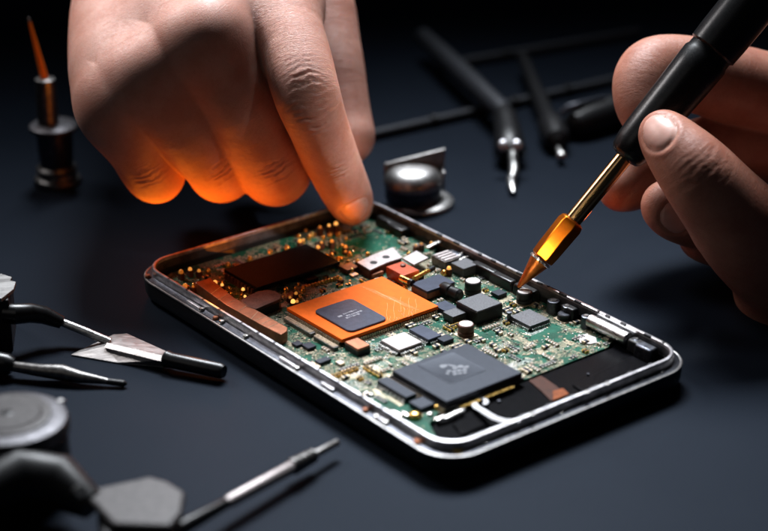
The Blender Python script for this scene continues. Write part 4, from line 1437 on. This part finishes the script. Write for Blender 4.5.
# curved pick below it
pk = on(60, 376, 0)
pick = thing('pick', 'slender steel pick with dark tip lying in front of the scraper', 'pick', pk)
q = lambda px, py, z: rel(px, py, z, pk)
MB().tube([q(-40, 356, 4), q(-20, 359, 4), q(8, 364.5, 4), q(13, 366, 3.6)], [3.2, 3.4, 3.2, 2.4], 18).build('grip', M['rubber'], pick)
MB().tube([q(11, 366, 3.6), q(40, 370.5, 3.2), q(62, 372.5, 3.0), q(80, 377, 2.4), q(108, 381.5, 1.6)], [1.5, 1.9, 2.4, 1.8, .9], 18).build('shaft', M['dark_steel'], pick)
MB().tube([q(107, 381.4, 1.6), q(124, 383.6, 1.2), q(127, 384, 1.1)], [.95, 1.0, .3], 12).build('tip', M['black'], pick)

# big capped cylinder, lower left
cb = on(17, 492, 0)
cyl = thing('capped_cylinder', 'black cylinder with a silver disc cap and centre hole, lower left', 'cylinder', cb)
MB().lathe([(0, 14.6), (1, 15), (8, 14.6), (17, 14.4), (18, 13.6)], seg=56).build('body', M['black'], cyl)
MB().lathe([(17.6, 14.2), (18.4, 15.0), (20.6, 15.1), (22.0, 14.4), (22.6, 12.8), (22.65, 11)], seg=56).build('cap', M['cap_steel'], cyl)
MB().lathe([(22.5, 11.3), (23.1, 11.2), (23.3, 10.7), (23.1, 8.6), (23.3, 8.4), (23.3, 3.0), (23.35, 1.6)], (-.8, .4, 0), seg=56).build('disc', M['jaw'], cyl)
MB().lathe([(23.36, 1.7), (23.4, 1.6)], (-.8, .4, 0), seg=24).build('hole', M['black'], cyl)
c = on(48, 392, 18)
MB().lathe([(0, 1.2), (1.6, 1.2), (2.0, .8)], (11.5, 9.0, 20.5), seg=14).build('stud', M['steel'], cyl)

# blurred clamp with dull steel jaw, bottom left
wb = on(130, 520, 0)
cl = thing('clamp', 'blurred black clamp with dull steel jaw at the bottom edge', 'clamp', wb)
q = lambda px, py, z=12.0: rel(px, py, z, wb)[:2]
MB().prism([q(76, 494), (q(84, 484)), q(100, 486), q(150, 475), q(168, 480), q(186, 491), q(182, 512), q(170, 526), q(112, 524), q(92, 502)], 9.5, 12.0).build('jaw', M['jaw'], cl, bevel=1.24, segs=5)
MB().prism([q(96, 500), q(120, 487), q(150, 480), q(182, 494), q(180, 512), q(160, 560), q(100, 560)], .5, 9.4).build('body', M['black'], cl, bevel=1.5, segs=4)
MB().tube([rel(-30, 500, 12, wb), rel(20, 478, 13, wb), rel(60, 482, 12, wb), rel(92, 505, 9, wb)], [6, 8, 7, 4], 20).build('arm', M['black'], cl)
MB().lathe([(0, 1.6), (1.5, 1.9), (3, 1.5)], Vector(rel(76, 494, 12, wb)), axis=(.5, -.6, .6), seg=16).build('stud', M['steel'], cl)

# slim driver, bottom centre
dv_, L = axis_thing('precision_driver', 'slim grey precision driver with knurled collar lying nearest the camera', 'screwdriver', on(338, 442, 4.2), on(150, 545, 6.5))
f = lambda px: (338 - px) / 188 * L
MB().lathe([(0, .8), (.5, 1.05), (f(308), 1.15)], axis=(1, 0, 0), seg=20).build('bit', M['steel'], dv_)
kn_p = []
for k in range(5):
    s = f(312) + k * (f(288) - f(312)) / 5
    w = (f(288) - f(312)) / 5
    kn_p += [(s, 1.5 + .12 * k), (s + w * .3, 1.95 + .1 * k), (s + w * .7, 1.95 + .1 * k), (s + w, 1.5 + .12 * k)]
MB().lathe(kn_p, axis=(1, 0, 0), seg=24).build('collar', M['dark_steel'], dv_)
MB().lathe([(f(290), 1.5), (f(288), 1.75), (f(225), 1.75), (f(222), 1.4)], axis=(1, 0, 0), seg=24).build('shaft', M['pink_metal'], dv_)
MB().lathe([(f(224), 1.2), (f(220), 1.5), (f(190), 2.0), (f(165), 2.2), (L, 2.0)], axis=(1, 0, 0), seg=24).build('handle', M['rubber'], dv_)

# ------------------------------------------------------------------ light
w = bpy.data.worlds.new('World')
S.world = w
w.use_nodes = True
bg = w.node_tree.nodes['Background']
bg.inputs[0].default_value = (.35, .45, .65, 1)
bg.inputs[1].default_value = .012


def area(name, loc, target, sx, sy, power, col, spread=180):
    d = bpy.data.lights.new(name, 'AREA')
    d.shape = 'RECTANGLE'
    d.size, d.size_y = sx * MM, sy * MM
    d.energy = power
    d.color = col
    d.spread = math.radians(spread)
    o = bpy.data.objects.new(name, d)
    COL.objects.link(o)
    o.location = Vector(loc) * MM
    o.rotation_euler = (Vector(target) - Vector(loc)).to_track_quat('-Z', 'Y').to_euler()
    return o


def point(name, loc, power, col, r):
    d = bpy.data.lights.new(name, 'POINT')
    d.energy = power
    d.color = col
    d.shadow_soft_size = r * MM
    o = bpy.data.objects.new(name, d)
    COL.objects.link(o)
    o.location = Vector(loc) * MM
    return o


area('softbox_lamp', (0, 340, 520), (40, -25, 0), 300, 200, 1.08, (.9, .945, 1.0), 52)
area('fill_lamp', (-330, -330, 330), (0, 0, 20), 260, 260, .02, (1.0, .95, .92), 90)
area('amber_lamp', (-66, 53, 7), (-60, 64, 40), 62, 12, .023, (1.0, .21, .01), 150)
point('amber_glow', pt(351, 228, 627), .0035, (1.0, .28, .025), 2.5)
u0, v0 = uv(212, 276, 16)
point('amber_board_fill', (u0 * math.cos(YAW) - v0 * math.sin(YAW), u0 * math.sin(YAW) + v0 * math.cos(YAW), 16), .0035, (1.0, .27, .02), 3)  # unseen point light added to warm the phone's left interior
area('nut_fill', (-170, -380, 190), (40, 24, 22), 30, 30, .0022, (1.0, .85, .6), 4)  # unseen narrow light added to brighten the iron's amber nut
area('finger_fill', (230, -120, 330), (-12, 48, 50), 30, 30, .0065, (1.0, .93, .9), 7)  # narrow fill added from the right to lift the index finger
point('amber_grip_fill', pt(596, 222, 606), .0012, (1.0, .2, .04), 2)  # unseen light added to redden the gripping fingers from below
point('amber_needle_fill', pt(76, 100, 672), .002, (1.0, .25, .015), 2)  # unseen light added for orange reflections on needle and holder
area('side_lamp', (-300, 220, 330), (-75, 75, 85), 120, 100, .07, (1.0, .95, .95), 34)

# ------------------------------------------------------------------ camera
cd = bpy.data.cameras.new('camera')
cam = bpy.data.objects.new('camera', cd)
COL.objects.link(cam)
cam.location = CAM * MM
cam.rotation_euler = (PI / 2 - PITCH, 0, 0)
cd.sensor_width = 36
cd.lens = 36 * FPX / 768
cd.clip_start = .01
cd.clip_end = 50
cd.dof.use_dof = True
cd.dof.focus_distance = .588
cd.dof.aperture_fstop = 7.8
S.camera = cam

S.view_settings.view_transform = 'Standard'
S.view_settings.look = 'None'
S.view_settings.exposure = 0
S.view_settings.gamma = 1
S.render.engine = 'CYCLES'
S.cycles.use_denoising = True
S.cycles.max_bounces = 8
S.cycles.sample_clamp_indirect = 8
